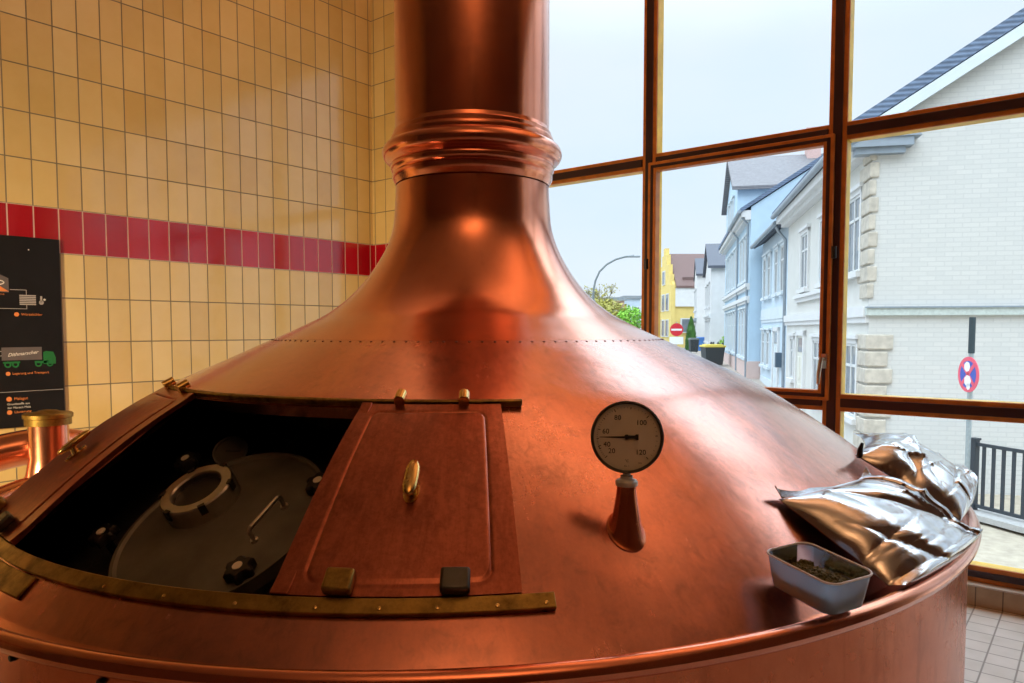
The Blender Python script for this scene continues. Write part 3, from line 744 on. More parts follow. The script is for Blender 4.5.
# truck
rect(g, 1.335, 1.527, -.165, -.095)
w.text('Dithmarscher', bp(1.435, -.130, .0008), (0, .99, .10), ez, .026, shear=.3, offset=.014)
rect(lg, 1.30, 1.335, -.118, -.114); rect(lg, 1.30, 1.335, -.142, -.138)
gr.add([bp(1.533, -.19), bp(1.595, -.19), bp(1.595, -.155), bp(1.583, -.123), bp(1.545, -.118), bp(1.533, -.125)], [tuple(range(6))])
rect(gr, 1.34, 1.42, -.182, -.172); rect(gr, 1.49, 1.56, -.185, -.172)
for y in (1.362, 1.398, 1.508, 1.565): disc(gr, y, -.188, .017, .0006, .009)
tk_ = MB()
for k, m_ in enumerate((g, w, o_, gr, lg)): tk_.add(m_.v, m_.f, k)
tk_.build('truck_print', [grey, white, orange, green, lgrey], brd, recalc=False)
g = MB(); w = MB(); o_ = MB(); gr = MB(); lg = MB()
# cooler plates and thermometer symbol
for k in range(6): rect(lg, 1.428, 1.507, .135+k*.0095, .1415+k*.0095)
rect(lg, 1.385, 1.46, .214, .217); rect(lg, 1.46, 1.463, .19, .217); rect(lg, 1.30, 1.46, .112, .115); rect(lg, 1.46, 1.463, .112, .136)
rect(lg, 1.528, 1.538, .15, .185); disc(lg, 1.533, .15, .012); disc(w, 1.549, .166, .006)
g2, o2, w2 = g, o_, w; g = MB(); o_ = MB(); w = MB()
# brew house symbol
g.add([bp(1.25, .20), bp(1.38, .20), bp(1.38, .275), bp(1.33, .30), bp(1.25, .315)], [tuple(range(5))])
o_.add([bp(1.27, .205, .0006), bp(1.38, .205, .0006), bp(1.335, .235, .0006), bp(1.29, .235, .0006)], [(0, 1, 2, 3)])
w.add([bp(1.325+(.03+q)*math.cos(2*PI*i/24), .252+(.009+q)*math.sin(2*PI*i/24), .0006) for q in (0, .006) for i in range(24)], [(i, (i+1) % 24, 24+(i+1) % 24, 24+i) for i in range(24)])
o_.text('Sudpfanne', bp(1.33, .19, .0004), ey, ez, .014, align='CENTER')
tk_ = MB()
for k, m_ in enumerate((g, w, o_)): tk_.add(m_.v, m_.f, k)
tk_.build('brewhouse_print', [grey, white, orange], brd, recalc=False)
g, o_, w = g2, o2, w2
def caption(no, y, z, txt, size, col):
    disc(col, y, z, size*.62); col.text(txt, bp(y+size*1.1, z, .0004), ey, ez, size, align='LEFT')
caption(7, 1.412, .083, 'Würzekühler', .019, o_); caption(9, 1.362, -.237, 'Lagerung und Transport', .018, o_)
dg_ = MB()
for k, m_ in enumerate((g, w, o_, gr, lg)): dg_.add(m_.v, m_.f, k)
dg_.build('diagram_print', [grey, white, orange, green, lgrey], brd, recalc=False)
g = MB(); w = MB(); o_ = MB(); gr = MB(); lg = MB()
caption(1, 1.362, -.374, 'Malzgut', .021, o_); w.text('Grundstoffe aus', bp(1.352, -.402, .0004), ey, ez, .0165, align='LEFT'); w.text('der Marsch Malz', bp(1.352, -.422, .0004), ey, ez, .0165, align='LEFT')
caption(2, 1.362, -.446, 'Läuterung', .02, o_)
rect(lg, .5, 1.627, -.337, -.3345); disc(w, 1.48, .435, .004)
dg_ = MB()
for k, m_ in enumerate((g, w, o_, gr, lg)): dg_.add(m_.v, m_.f, k)
dg_.build('legend_print', [grey, white, orange, green, lgrey], brd, recalc=False)

# ------------------------------------------------------------------ the street outside
SD = RV*.213+FL*.977; QD = RV*.977-FL*.213                 # along the street, into the right-hand block
C0 = RV*6.0+FL*12.4
def gz(s):                                                # street level, rising gently away
    return CZ+float(np.interp(s, [-12, 0, 15.8, 24, 60, 140], [-2.80, -2.68, -1.86, -1.76, -1.62, -1.5]))
def W(s, q, z): p = C0+SD*s+QD*q; return np.array([p[0], p[1], z])
def lateral(a, b, z): p = RV*a+FL*b; return np.array([p[0], p[1], z])
SS = [-14, -6, 0, 5, 10, 15.8, 24, 40, 60, 90, 140]
def strip(q0, q1, name, mat, dz=0.0, thick=.25):
    m_ = MB()
    for a, b in zip(SS[:-1], SS[1:]):
        T_ = [W(a, q0, gz(a)+dz), W(b, q0, gz(b)+dz), W(b, q1, gz(b)+dz), W(a, q1, gz(a)+dz)]
        B_ = [p-V((0, 0, thick)) for p in T_]
        m_.add(T_+B_, [(0,1,2,3),(7,6,5,4),(0,4,5,1),(1,5,6,2),(2,6,7,3),(3,7,4,0)])
    o = m_.build(name, mat); o['kind'] = 'structure'; return o
asph = simple('asphalt', (.20,.20,.205), .85, 0, .2, 40); paving = simple('pavement_slabs', (.38,.33,.28), .8, 0, .12, 12); yard = simple('sandy_yard', (.40,.35,.27), .9, 0, .15, 8)
strip(-9.0, -1.75, 'street_road', asph, -.08, .3)
strip(-1.75, 0.3, 'street_pavement', paving, .0, .3)
strip(-22, -9.0, 'street_ground', yard, -.02, .3)
strip(.3, 26, 'yard_ground', yard, -.02, .3)
t = NT('white_painted_brick'); c = t.coord((1, 1, 1)); tc = t.n('ShaderNodeTexCoord'); sp = t.n('ShaderNodeSeparateXYZ'); t.t.links.new(tc.outputs['Object'], sp.inputs[0])
lat_ = t.math('ADD', t.math('MULTIPLY', sp.outputs[0], float(QD[0])), t.math('MULTIPLY', sp.outputs[1], float(QD[1])))
cb = t.n('ShaderNodeCombineXYZ'); t.set(cb.inputs[0], lat_); t.set(cb.inputs[1], sp.outputs[2])
bk = t.n('ShaderNodeTexBrick', Scale=1.0); t.t.links.new(cb.outputs[0], bk.inputs['Vector'])
bk.inputs['Brick Width'].default_value = .25; bk.inputs['Row Height'].default_value = .0775; bk.inputs['Mortar Size'].default_value = .010; bk.inputs['Mortar Smooth'].default_value = .6
bk.inputs['Color1'].default_value = (.60,.60,.575, 1); bk.inputs['Color2'].default_value = (.56,.565,.545, 1); bk.inputs['Mortar'].default_value = (.515,.52,.505, 1)
st = t.noise(t.coord((1, 1, .35)), 1.6, 6, .7); damp = t.n('ShaderNodeMapRange'); t.set(damp.inputs[0], t.math('ADD', sp.outputs[2], t.math('MULTIPLY', st, .5))); t.set(damp.inputs[1], CZ-2.2); t.set(damp.inputs[2], CZ-1.75); t.set(damp.inputs[3], 1.0); t.set(damp.inputs[4], 0.0)
cl = t.mix(t.math('MULTIPLY', damp.outputs[0], .7), bk.outputs['Color'], (.40,.46,.38))
t.pbr(cl, .75, 0, t.bump(bk.outputs['Fac'], -.6, .02)); M['wbrick'] = t.m
def stucco(n, c, v=.05): return simple(n, c, .8, 0, v, 3)
creamw = stucco('pale_cream_render', (.62,.62,.585)); paleblue = stucco('pale_blue_render', (.53,.64,.73)); midblue = stucco('light_blue_render', (.47,.62,.74)); whiter = stucco('white_render', (.64,.64,.635)); yellow = stucco('yellow_render', (.72,.56,.19)); stone = simple('quoin_stone', (.50,.46,.39), .85, 0, .2, 9, .3); trimw = stucco('white_trim', (.66,.67,.67)); pinkst = stucco('pink_plinth', (.62,.48,.44)); bluew = stucco('ice_white_trim', (.60,.67,.71))
def rooft(n, c):
    t = NT(n); a = t.noise(t.coord((1, 1, 1)), 7, 4); wv = t.n('ShaderNodeTexWave', Scale=4.0, Distortion=.6); wv.bands_direction = 'Z'; t.t.links.new(t.coord((1, 1, 1)), wv.inputs['Vector'])
    f_ = t.math('ADD', t.math('MULTIPLY', a, .6), t.math('MULTIPLY', wv.outputs['Fac'], .4))
    return t.pbr(t.ramp(f_, [(.3, tuple(x*.7 for x in c)), (.7, tuple(min(1, x*1.25) for x in c))]), .65, 0, t.bump(wv.outputs['Fac'], .3, .03))
slate = rooft('dark_slate', (.075,.085,.11)); blueroof = rooft('blue_grey_tile', (.12,.17,.26)); greyroof = rooft('grey_tile', (.17,.165,.175)); brownroof = rooft('brown_tile', (.16,.095,.085)); zinc = simple('zinc', (.30,.35,.40), .45, .6, .1, 6)
paneM = simple('house_glass', (.16,.19,.22), .06, 0, .2, 2); sash = simple('white_sash', (.64,.66,.66), .5, 0, .03, 5); doorw = simple('ivory_door', (.70,.70,.62), .5, 0, .05, 5)
def wbox(m_, s0, s1, q0, q1, z0, z1, k=0):
    P = [W(s, q, z) for z in (z0, z1) for q in (q0, q1) for s in (s0, s1)]
    m_.add(P, [(0,2,3,1),(4,5,7,6),(0,1,5,4),(2,6,7,3),(0,4,6,2),(1,3,7,5)], k)
def window(par, s, z0, z1, w_, q=0.0, trim=None, bars=1, cap=True, name='window'):
    """a sash window on a street front at depth q"""
    m_ = MB(); t_ = .09
    for a, b, c_, d_ in ((s-w_/2-t_, s-w_/2, z0-.02, z1+t_), (s+w_/2, s+w_/2+t_, z0-.02, z1+t_), (s-w_/2-t_, s+w_/2+t_, z1, z1+t_)): wbox(m_, a, b, q-.055, q, c_, d_, 0)
    if cap: wbox(m_, s-w_/2-.15, s+w_/2+.15, q-.10, q, z1+t_, z1+t_+.07, 0)
    wbox(m_, s-w_/2-.13, s+w_/2+.13, q-.12, q, z0-.10, z0, 0)
    for a, b, c_, d_ in ((s-w_/2, s-w_/2+.05, z0, z1), (s+w_/2-.05, s+w_/2, z0, z1), (s-w_/2, s+w_/2, z0, z0+.05), (s-w_/2, s+w_/2, z1-.05, z1), (s-.03, s+.03, z0, z1), (s-w_/2, s+w_/2, z0+(z1-z0)*.68, z0+(z1-z0)*.68+.05)): wbox(m_, a, b, q-.03, q, c_, d_, 1)
    f_ = m_.build(name, [trim or trimw, sash], par)
    g_ = MB(); wbox(g_, s-w_/2+.02, s+w_/2-.02, q-.012, q+.0, z0+.02, z1-.02); g_.build('pane', paneM, f_)
    return f_
def front_door(par, s, z0, z1, w_, q, mat, name='front_door'):
    m_ = MB(); t_ = .13
    for a, b, c_, d_ in ((s-w_/2-t_, s-w_/2, z0, z1+t_), (s+w_/2, s+w_/2+t_, z0, z1+t_), (s-w_/2-t_, s+w_/2+t_, z1, z1+t_)): wbox(m_, a, b, q-.07, q, c_, d_, 0)
    wbox(m_, s-w_/2, s+w_/2, q-.02, q, z0, z1, 1)
    for k in (-1, 1):
        for a, b in ((.08, .40), (.46, .74)):
            h_ = z1-z0; wbox(m_, s+k*w_*.25-w_*.17, s+k*w_*.25+w_*.17, q-.035, q, z0+h_*a, z0+h_*b, 1)
    d_ = m_.build(name, [trimw, mat], par)
    g_ = MB(); wbox(g_, s-w_*.4, s+w_*.4, q-.03, q, z0+(z1-z0)*.80, z1-.06); g_.build('pane', paneM, d_)
    return d_
def walls(par, s0, s1, q0, q1, ze, mat, name='wall', gable=None, zb=None, pitch=.64):
    m_ = MB(); z0 = (min(gz(s0), gz(s1))-.3) if zb is None else zb
    if gable == 'street':     # ridge runs along the street; gables face along it
        qm = (q0+q1)/2; m_.prism([(q0, z0), (q1, z0), (q1, ze), (qm, ze+(qm-q0)*pitch), (q0, ze)], s0, s1, lambda a, b, d: W(d, a, b))
    elif gable == 'cross':
        sm = (s0+s1)/2; m_.prism([(s0, z0), (s1, z0), (s1, ze), (sm, ze+(sm-s0)*pitch), (s0, ze)], q0, q1, lambda a, b, d: W(a, d, b))
    else: wbox(m_, s0, s1, q0, q1, z0, ze)
    return m_.build(name, mat, par)
def roof(par, s0, s1, q0, q1, ze, mat, gable, pitch=.64, ov=.35, vo=.15, th=.16, name='roof'):
    m_ = MB()
    if gable == 'street':
        qm = (q0+q1)/2; zr = ze+(qm-q0)*pitch
        P = [(q0-ov, ze-ov*pitch), (qm, zr), (q1+ov, ze-ov*pitch), (q1+ov, ze-ov*pitch+th), (qm, zr+th*1.15), (q0-ov, ze-ov*pitch+th)]
        m_.prism(P, s0-vo, s1+vo, lambda a, b, d: W(d, a, b+.004))
    else:
        sm = (s0+s1)/2; zr = ze+(sm-s0)*pitch
        P = [(s0-ov, ze-ov*pitch), (sm, zr), (s1+ov, ze-ov*pitch), (s1+ov, ze-ov*pitch+th), (sm, zr+th*1.15), (s0-ov, ze-ov*pitch+th)]
        m_.prism(P, q0-vo, q1+vo, lambda a, b, d: W(a, d, b+.004))
    return m_.build(name, mat, par)
def course(par, s0, s1, q, z0, z1, out, mat, name='cornice'):
    m_ = MB(); wbox(m_, s0, s1, q-out, q, z0, z1); wbox(m_, s0, s1, q-out*.6, q, z0-.10, z0); return m_.build(name, mat, par)
def gutter(par, s0, s1, q, z):
    m_ = MB(); m_.tube([W(s0, q, z), W(s1, q, z)], .07, 10); return m_.build('gutter', zinc, par, smooth=True)
def drain(par, s, q, z0, z1):
    m_ = MB(); m_.tube([W(s, q-.35, z1), W(s, q-.30, z1-.15), W(s, q-.09, z1-.40), W(s, q-.08, z0)], .045, 10); return m_.build('downpipe', zinc, par, smooth=True)
Z = lambda d: CZ+d

# nearest house: white brick gable, cream front, quoined corner
hA_ = thing('street_house', 'white painted brick house with blank gable wall facing the brewery windows', 'house', W(0, 0, gz(0)))
walls(hA_, 0, 9.0, 0, 9.2, Z(3.42), creamw, 'wall', 'street')
m_ = MB(); qm = 4.6; m_.prism([(0.0, gz(0)-.3), (9.2, gz(0)-.3), (9.2, Z(3.40)), (qm, Z(3.40)+qm*.64), (0.0, Z(3.40))], -.06, .01, lambda a, b, d: W(d, a, b)); m_.build('gable_wall', M['wbrick'], hA_)
roof(hA_, 0, 9.0, 0, 9.2, Z(3.46), blueroof, 'street', ov=.42, vo=.28, th=.2)
m_ = MB()
for q0_, q1_ in ((-.4, 4.6),): m_.prism([(q0_, Z(3.46)+q0_*.64-.02), (q1_, Z(3.46)+q1_*.64-.02), (q1_, Z(3.46)+q1_*.64-.22), (q0_, Z(3.46)+q0_*.64-.22)], -.30, -.20, lambda a, b, d: W(d, a, b))
m_.build('bargeboard', bluew, hA_)
m_ = MB(); wbox(m_, -.30, .02, -.42, .55, Z(2.98), Z(3.12)); wbox(m_, -.22, .02, -.30, .45, Z(2.88), Z(2.98)); m_.prism([(-.46, Z(3.12)), (.66, Z(3.12)), (.40, Z(3.36)), (-.30, Z(3.36))], -.34, .02, lambda a, b, d: W(d, a, b)); m_.build('eave_return', zinc, hA_)
course(hA_, -.05, 9.0, 0, Z(3.02), Z(3.2), .34, trimw); course(hA_, -.06, 9.0, 0, Z(.22), Z(.40), .09, trimw); gutter(hA_, -.2, 9.1, -.42, Z(3.24))
m_ = MB(); wbox(m_, -.14, -.05, -.06, 9.2, Z(.24), Z(.36)); m_.build('string_course', simple('grey_green_course', (.50,.56,.53), .8), hA_)
m_ = MB(); wbox(m_, -.17, -.05, -.06, 9.2, Z(.36), Z(.385)); m_.build('course_flashing', zinc, hA_)
k = 0; z_ = gz(0)+.05; qb = MB()
while z_ < Z(2.8):
    hgt = .285; big = k % 2 == 0; 
    if not (Z(.1) < z_+hgt and z_ < Z(.42)):
        rough_ = z_ < Z(.1)
        a, b = ((.62, .10) if big else (.42, .06)) if not rough_ else ((.62, .38) if big else (.45, .30))
        qb = MB(); wbox(qb, -.115 if rough_ else -.095, a, -.05, b, z_+.02, z_+hgt-.015); qb.build('quoin_stone', stone, hA_, bevel=.02)
    z_ += hgt; k += 1
for s_ in (1.0, 3.6, 6.1): window(hA_, s_, Z(1.02), Z(2.38), .95, 0)
course(hA_, 2.6, 7.2, 0, Z(.80), Z(.88), .12, trimw, 'sill_course')
for s_ in (1.0, 4.2): window(hA_, s_, gz(3)+.95, Z(-.25), .9, 0)
front_door(hA_, 6.4, gz(6.4)+.12, Z(-.15), 1.0, 0, doorw); window(hA_, 7.7, gz(7)+1.0, Z(-.25), .55, 0, name='side_light')

hB_ = thing('street_house', 'low pale blue house with white window surrounds next to the cream front', 'house', W(9, 0, gz(9)))
walls(hB_, 9.02, 15.66, 0.05, 8.8, Z(3.15), paleblue, 'wall', 'street', pitch=.55); roof(hB_, 9.05, 15.66, 0.05, 8.8, Z(3.18), slate, 'street', ov=.32, vo=-.02, pitch=.55)
gutter(hB_, 9.05, 15.4, -.36, Z(3.06)); course(hB_, 9.02, 15.4, .05, Z(.35), Z(.72), .05, bluew, 'string_course'); drain(hB_, 9.25, .05, gz(9), Z(3.0))
for s_ in (10.2, 11.5, 13.3, 14.5): window(hB_, s_, Z(1.15), Z(2.55), .75, .05, bluew)
for s_ in (13.3, 14.6): window(hB_, s_, gz(14)+.7, Z(-.1), .8, .05, bluew)
front_door(hB_, 11.3, gz(11)+.1, Z(-.05), 1.05, .05, bluew); m_ = MB(); wbox(m_, 10.15, 10.45, -.12, .05, Z(-1.15), Z(-.7)); m_.build('letter_box', simple('slate_box', (.06,.10,.14), .5), hB_)
course(hB_, 9.02, 15.4, .05, gz(12)+.1, gz(12)+.35, .04, bluew, 'plinth')

hC_ = thing('street_house', 'tall light blue house with grey cross gable and pink plinth', 'house', W(16, -.37, gz(16)))
walls(hC_, 15.82, 29.3, -.37, 9.6, Z(4.62), midblue, 'wall', 'street'); roof(hC_, 15.85, 29.3, -.37, 9.6, Z(4.66), blueroof, 'street', ov=.4, vo=.1)
walls(hC_, 21, 27.8, -.45, 5, Z(6.3), midblue, 'gable_wall', 'cross', Z(4.2), .55); roof(hC_, 21, 27.8, -.45, 5.2, Z(6.32), greyroof, 'cross', pitch=.55, ov=.3, vo=.25, name='gable_roof')
m_ = MB(); c_ = W(24.2, 3.2, 0); m_.box((c_[0], c_[1], Z(8.5)), (.75, .6, 1.9), (SD, QD, (0, 0, 1))); m_.box((c_[0], c_[1], Z(9.4)), (.9, .75, .15), (SD, QD, (0, 0, 1))); m_.build('chimney', simple('pink_brick', (.62,.42,.38), .8), hC_)
course(hC_, 15.8, 29.3, -.37, Z(4.25), Z(4.5), .35, trimw); course(hC_, 15.8, 29.3, -.37, Z(1.62), Z(1.76), .16, trimw, 'sill_course'); course(hC_, 15.8, 29.3, -.37, Z(1.12), Z(1.28), .14, trimw, 'string_course')
course(hC_, 15.8, 29.3, -.37, gz(16)-.2, gz(22)+.55, .06, pinkst, 'plinth'); m_ = MB(); wbox(m_, 15.74, 15.83, -.40, .06, gz(15)-.2, gz(15)+.7); m_.build('plinth_return', pinkst, hC_)
gutter(hC_, 15.7, 21, -.80, Z(4.44)); drain(hC_, 16.0, -.37, gz(16), Z(4.4)); drain(hC_, 20.4, -.37, gz(20), Z(4.4))
for s_ in (16.9, 18.1, 19.3, 21.8, 23.1, 24.6, 26.0, 27.6):
    window(hC_, s_, Z(1.95), Z(3.6), .75, -.37, bluew); window(hC_, s_, gz(s_)+.75, Z(.75), .75, -.37, bluew)
for s_ in (23.0, 24.4, 25.8): window(hC_, s_, Z(4.9), Z(6.1), .65, -.45, bluew)

hD_ = thing('street_house', 'white house with slate roof just past the tall blue house', 'house', W(34, -.9, gz(34)))
walls(hD_, 34, 42, -.9, 9, Z(3.85), whiter, 'wall', 'cross', pitch=.42); roof(hD_, 34, 42, -.9, 9, Z(3.9), slate, 'cross', pitch=.42, ov=.25, vo=.2)
for s_ in (35.6, 38, 40.4):
    window(hD_, s_, Z(1.5), Z(2.9), .9, -.9); window(hD_, s_, gz(s_)+.9, Z(.5), .9, -.9)
course(hD_, 34, 42, -.9, Z(.85), Z(1.0), .15, trimw, 'string_course')
hE_ = thing('street_house', 'narrow white house with pointed gable beside the yellow house', 'house', W(48, -1.3, gz(48)))
walls(hE_, 48, 55, -1.3, 7, Z(4.4), whiter, 'wall', 'cross', pitch=.42); roof(hE_, 48, 55, -1.3, 7, Z(4.42), slate, 'cross', pitch=.42, ov=.2, vo=.1)
for s_ in (49.5, 51.5, 53.5):
    window(hE_, s_, Z(1.6), Z(3.2), 1.0, -1.3); window(hE_, s_, gz(s_)+.9, Z(.4), 1.0, -1.3)
course(hE_, 48, 55, -1.3, Z(.75), Z(.95), .18, zinc, 'string_course')

# yellow house closing the street
hF_ = thing('street_house', 'yellow house with ornate gable and brown tiled roof at the street end', 'house', lateral(15.2, 70, Z(-1.55)))
LB = lambda a, b, z: lateral(a, b, z)
m_ = MB(); m_.prism([(70, Z(-2)), (76.5, Z(-2)), (76.5, Z(4.1)), (73.2, Z(7.3)), (70, Z(4.1))], 15.3, 26, lambda a, b, d: LB(d, a, b)); m_.build('wall', yellow, hF_)
m_ = MB(); m_.prism([(69.7, Z(3.95)), (73.2, Z(7.25)), (76.8, Z(3.95)), (76.8, Z(4.15)), (73.2, Z(7.5)), (69.7, Z(4.15))], 15.55, 26.3, lambda a, b, d: LB(d, a, b)); m_.build('roof', brownroof, hF_)
steps = [(69.9, Z(-2)), (76.6, Z(-2)), (76.6, Z(4.3)), (76.0, Z(4.3)), (76.0, Z(5.3)), (75.2, Z(5.3)), (75.2, Z(6.3)), (74.3, Z(6.3)), (74.3, Z(7.3)), (73.6, Z(7.3)), (73.6, Z(8.0)), (72.8, Z(8.0)), (72.8, Z(7.3)), (72.1, Z(7.3)), (72.1, Z(6.3)), (71.2, Z(6.3)), (71.2, Z(5.3)), (70.5, Z(5.3)), (70.5, Z(4.3)), (69.9, Z(4.3))]
m_ = MB(); m_.prism(steps, 15.1, 15.5, lambda a, b, d: LB(d, a, b)); m_.build('stepped_gable', yellow, hF_)
m_ = MB(); m_.prism([(69.80, Z(2.2)), (70.02, Z(2.2)), (70.02, Z(3.95)), (69.80, Z(3.95))], 15.5, 26, lambda a, b, d: LB(d, a, b)); m_.build('white_band', trimw, hF_)
def fwin(a, b, z0, z1, side):
    m_ = MB()
    fr_ = (lambda u, z, o: LB(15.1-o, b+u, z)) if side == 'gable' else (lambda u, z, o: LB(a+u, 69.9-o, z))
    m_.prism([(-.6, z0-.1), (.6, z0-.1), (.6, z1+.1), (-.6, z1+.1)], 0, .08, lambda u, z, d: fr_(u, z, d)); f_ = m_.build('window', sash, hF_)
    m_ = MB(); m_.prism([(-.45, z0), (.45, z0), (.45, z1), (-.45, z1)], .08, .10, lambda u, z, d: fr_(u, z, d)); m_.build('pane', paneM, f_)
for b in (71.4, 73.2, 75.0): fwin(0, b, Z(1.9), Z(3.4), 'gable'); fwin(0, b, Z(-.6), Z(.9), 'gable')
fwin(0, 73.2, Z(4.5), Z(5.7), 'gable')
for a in (16.6,): fwin(a, 0, Z(-.2), Z(1.0), 'side')
m_ = MB(); m_.prism([(16.3, Z(3.9)), (17.3, Z(3.9)), (17.3, Z(5.0)), (16.3, Z(5.0))], 70.3, 71.5, lambda a, b, d: LB(a, d, b)); m_.build('dormer', brownroof, hF_)

def leaves(m_, c, rad, n, sz, rg, flat=.0):
    for i in range(n):
        d = rg.normal(size=3); d /= np.linalg.norm(d); p = V(c)+d*V(rad)*rg.uniform(.45, 1)**.6; a = rg.normal(size=3); a /= np.linalg.norm(a); b = np.cross(a, d); b /= np.linalg.norm(b)+1e-6; s_ = sz*rg.uniform(.6, 1.3)
        m_.add([p-a*s_, p+b*s_*.5, p+a*s_, p-b*s_*.5], [(0, 1, 2, 3)])
def leafm(n, c): return simple(n, c, .7, 0, .4, 2)
g_bright, g_olive, g_dark, g_lime = leafm('spring_green', (.20,.36,.05)), leafm('olive_yellow', (.36,.34,.07)), leafm('thuja_green', (.06,.17,.03)), leafm('lime_green', (.22,.50,.05)); bark = simple('bark', (.10,.08,.06), .9, 0, .3, 8)
rgl = np.random.default_rng(21)
def bush(name, label, cat, c, rad, n, sz, mat, group=None):
    t_ = thing(name, label, cat, (c[0], c[1], c[2]-rad[2]), group)
    m_ = MB(); leaves(m_, c, rad, n, sz, rgl); m_.build('foliage', mat, t_, recalc=False)
    m_ = MB(); m_.cyl((c[0], c[1], c[2]-rad[2]-.4), (c[0], c[1], c[2]), .08, .04, 8); m_.build('trunk', bark, t_); return t_
def cone_bush(name, label, base, r0, h_, n, sz, mat):
    t_ = thing(name, label, 'shrub', base); m_ = MB()
    for i in range(n):
        f_ = rgl.random()**1.3; a = rgl.uniform(0, 2*PI); r_ = r0*math.sin(min(1, (1-f_)*1.25+.05)*PI/2)*rgl.uniform(.8, 1.05); p = V(base)+V((r_*math.cos(a), r_*math.sin(a), f_*h_))
        b = V((-math.sin(a), math.cos(a), 0))*sz; u_ = V((math.cos(a)*.3, math.sin(a)*.3, 1))*sz; m_.add([p-b*.5, p+u_, p+b*.5, p-u_*.6], [(0, 1, 2, 3)])
    m_.lathe([(r0*.85, 0), (r0*.9, h_*.3), (r0*.6, h_*.7), (.02, h_*.96)], base, None, 12)
    m_.build('foliage', mat, t_, recalc=False); m_ = MB(); m_.cyl(V(base)-V((0, 0, .3)), V(base)+V((0, 0, .4)), .08, n=8); m_.build('trunk', bark, t_)
cone_bush('cypress_shrub', 'dark green columnar shrub in front of the yellow house', lateral(.2437*58.5, 58.5, Z(-1.6)), .44, 2.6, 900, .12, g_dark)
def gpos(px, depth): a = (px-512)/FPX*depth; return a, depth
def hbin(px, depth, w_, h_, body, lid, label, zb):
    a, b = gpos(px, depth); o_ = lateral(a, b, Z(zb)); t_ = thing('wheelie_bin', label, 'bin', o_)
    A_ = (RV, FL, V((0, 0, 1)))
    m_ = MB(); P = [o_+RV*i*w_/2*k+FL*j*w_*.55*k+V((0, 0, z)) for z, k in ((.06, .82), (h_*.88, 1)) for j in (-1, 1) for i in (-1, 1)]; m_.add(P, [(0,2,3,1),(4,5,7,6),(0,1,5,4),(2,6,7,3),(0,4,6,2),(1,3,7,5)]); m_.build('bin_body', body, t_, bevel=.02)
    m_ = MB(); m_.box(o_+V((0, 0, h_*.92)), (w_*1.08, w_*1.18, h_*.09), A_); m_.box(o_+V((0, 0, h_*.985)), (w_*.85, w_*.95, h_*.05), A_); m_.build('lid', lid, t_, bevel=.02)
    for k in (-1, 1): MB().cyl(o_+RV*k*w_*.4+FL*w_*.5+V((0, 0, .10)), o_+RV*k*w_*.48+FL*w_*.5+V((0, 0, .10)), .10, n=14).build('wheel', M['black'], t_)
    return t_
anth = simple('bin_anthracite', (.035,.045,.05), .5); bblue = simple('bin_blue', (.06,.20,.52), .5); byel = simple('bin_yellow', (.72,.58,.10), .5); bgrey = simple('bin_grey_lid', (.16,.19,.19), .5)
hbin(712.5, 36, .95, 1.05, anth, byel, 'dark waste bin with a yellow lid on the pavement', -1.77)
hbin(693.5, 53, .62, 1.05, anth, bgrey, 'dark wheelie bin below the columnar shrub', -1.65)
hbin(701, 55.5, .62, 1.08, bblue, bblue, 'blue wheelie bin against the white wall', -1.65)
# front garden by the tall blue house
m_ = MB()
a0, a1 = lateral(.2745*43.4, 43.4, Z(-1.72)), lateral(.2870*40.6, 40.6, Z(-1.72)); dd = (a1-a0)/np.linalg.norm(a1-a0); nn_ = np.array([-dd[1], dd[0], 0])
L_ = np.linalg.norm(a1-a0)
fo = thing('garden_fence', 'dark board fence with a hedge behind, beyond the tall blue house', 'fence', a0)
for k in range(14): m_.box(a0+dd*L_*(k+.5)/14+V((0, 0, .42)), (L_/14*.86, .03, .82), (dd, nn_, (0, 0, 1)))
m_.build('board_panel', simple('fence_dark', (.035,.05,.07), .7), fo)
m_ = MB()
for k in (0, .5, 1): m_.box(a0+dd*L_*k+V((0, 0, .5)), (.09, .09, 1.0), (dd, nn_, (0, 0, 1)))
m_.build('posts', simple('post_dark', (.05,.06,.07), .7), fo)
hc = (a0+a1)/2+FL*.95+RV*.95
bush('hedge', 'round green hedge behind the dark board fence', 'hedge', hc+V((0, 0, .75)), (.7, .7, .65), 700, .1, g_bright)
m_ = MB(); p_ = lateral(*gpos(711.2, 42), Z(-1.78)); tag(MB().box(p_+V((0, 0, .5)), (.13, .13, 1.0), (RV, FL, (0, 0, 1))).lathe([(.09, 1.0), (.06, 1.06), (.01, 1.1)], p_, None, 8).build('bollard', simple('bollard_paint', (.05,.06,.07), .6), bevel=.01), 'slim dark bollard left of the board fence', 'bollard')

# no-entry sign
sp_ = lateral(*gpos(676.3, 34), Z(0.0)); b_ = V((sp_[0], sp_[1], Z(-1.78)))
ns = thing('road_sign', 'round red no entry sign with white bar', 'sign', b_)
red_ = simple('sign_red', (.62,.02,.035), .4, 0, .04); whi = simple('sign_white', (.85,.85,.85), .4, 0, .03)
fdir = -FL*.97-RV*.2; fdir /= np.linalg.norm(fdir); sx = np.cross([0, 0, 1], fdir); sx /= np.linalg.norm(sx); SA = np.array([sx, [0, 0, 1], fdir])
MB().cyl(b_, sp_+V((0, 0, .35)), .035, n=12).build('pole', M['steel'], ns, smooth=True)
MB().lathe([(.0005, .04), (.30, .04), (.30, .052), (.0005, .052)], sp_, SA, 40).build('disc', red_, ns)
MB().box(sp_+fdir*.056, (.48, .085, .004), SA).build('bar', whi, ns)
MB().box(sp_+fdir*.046-V((0, 0, .50)), (.62, .34, .012), SA).build('supplementary_plate', whi, ns)

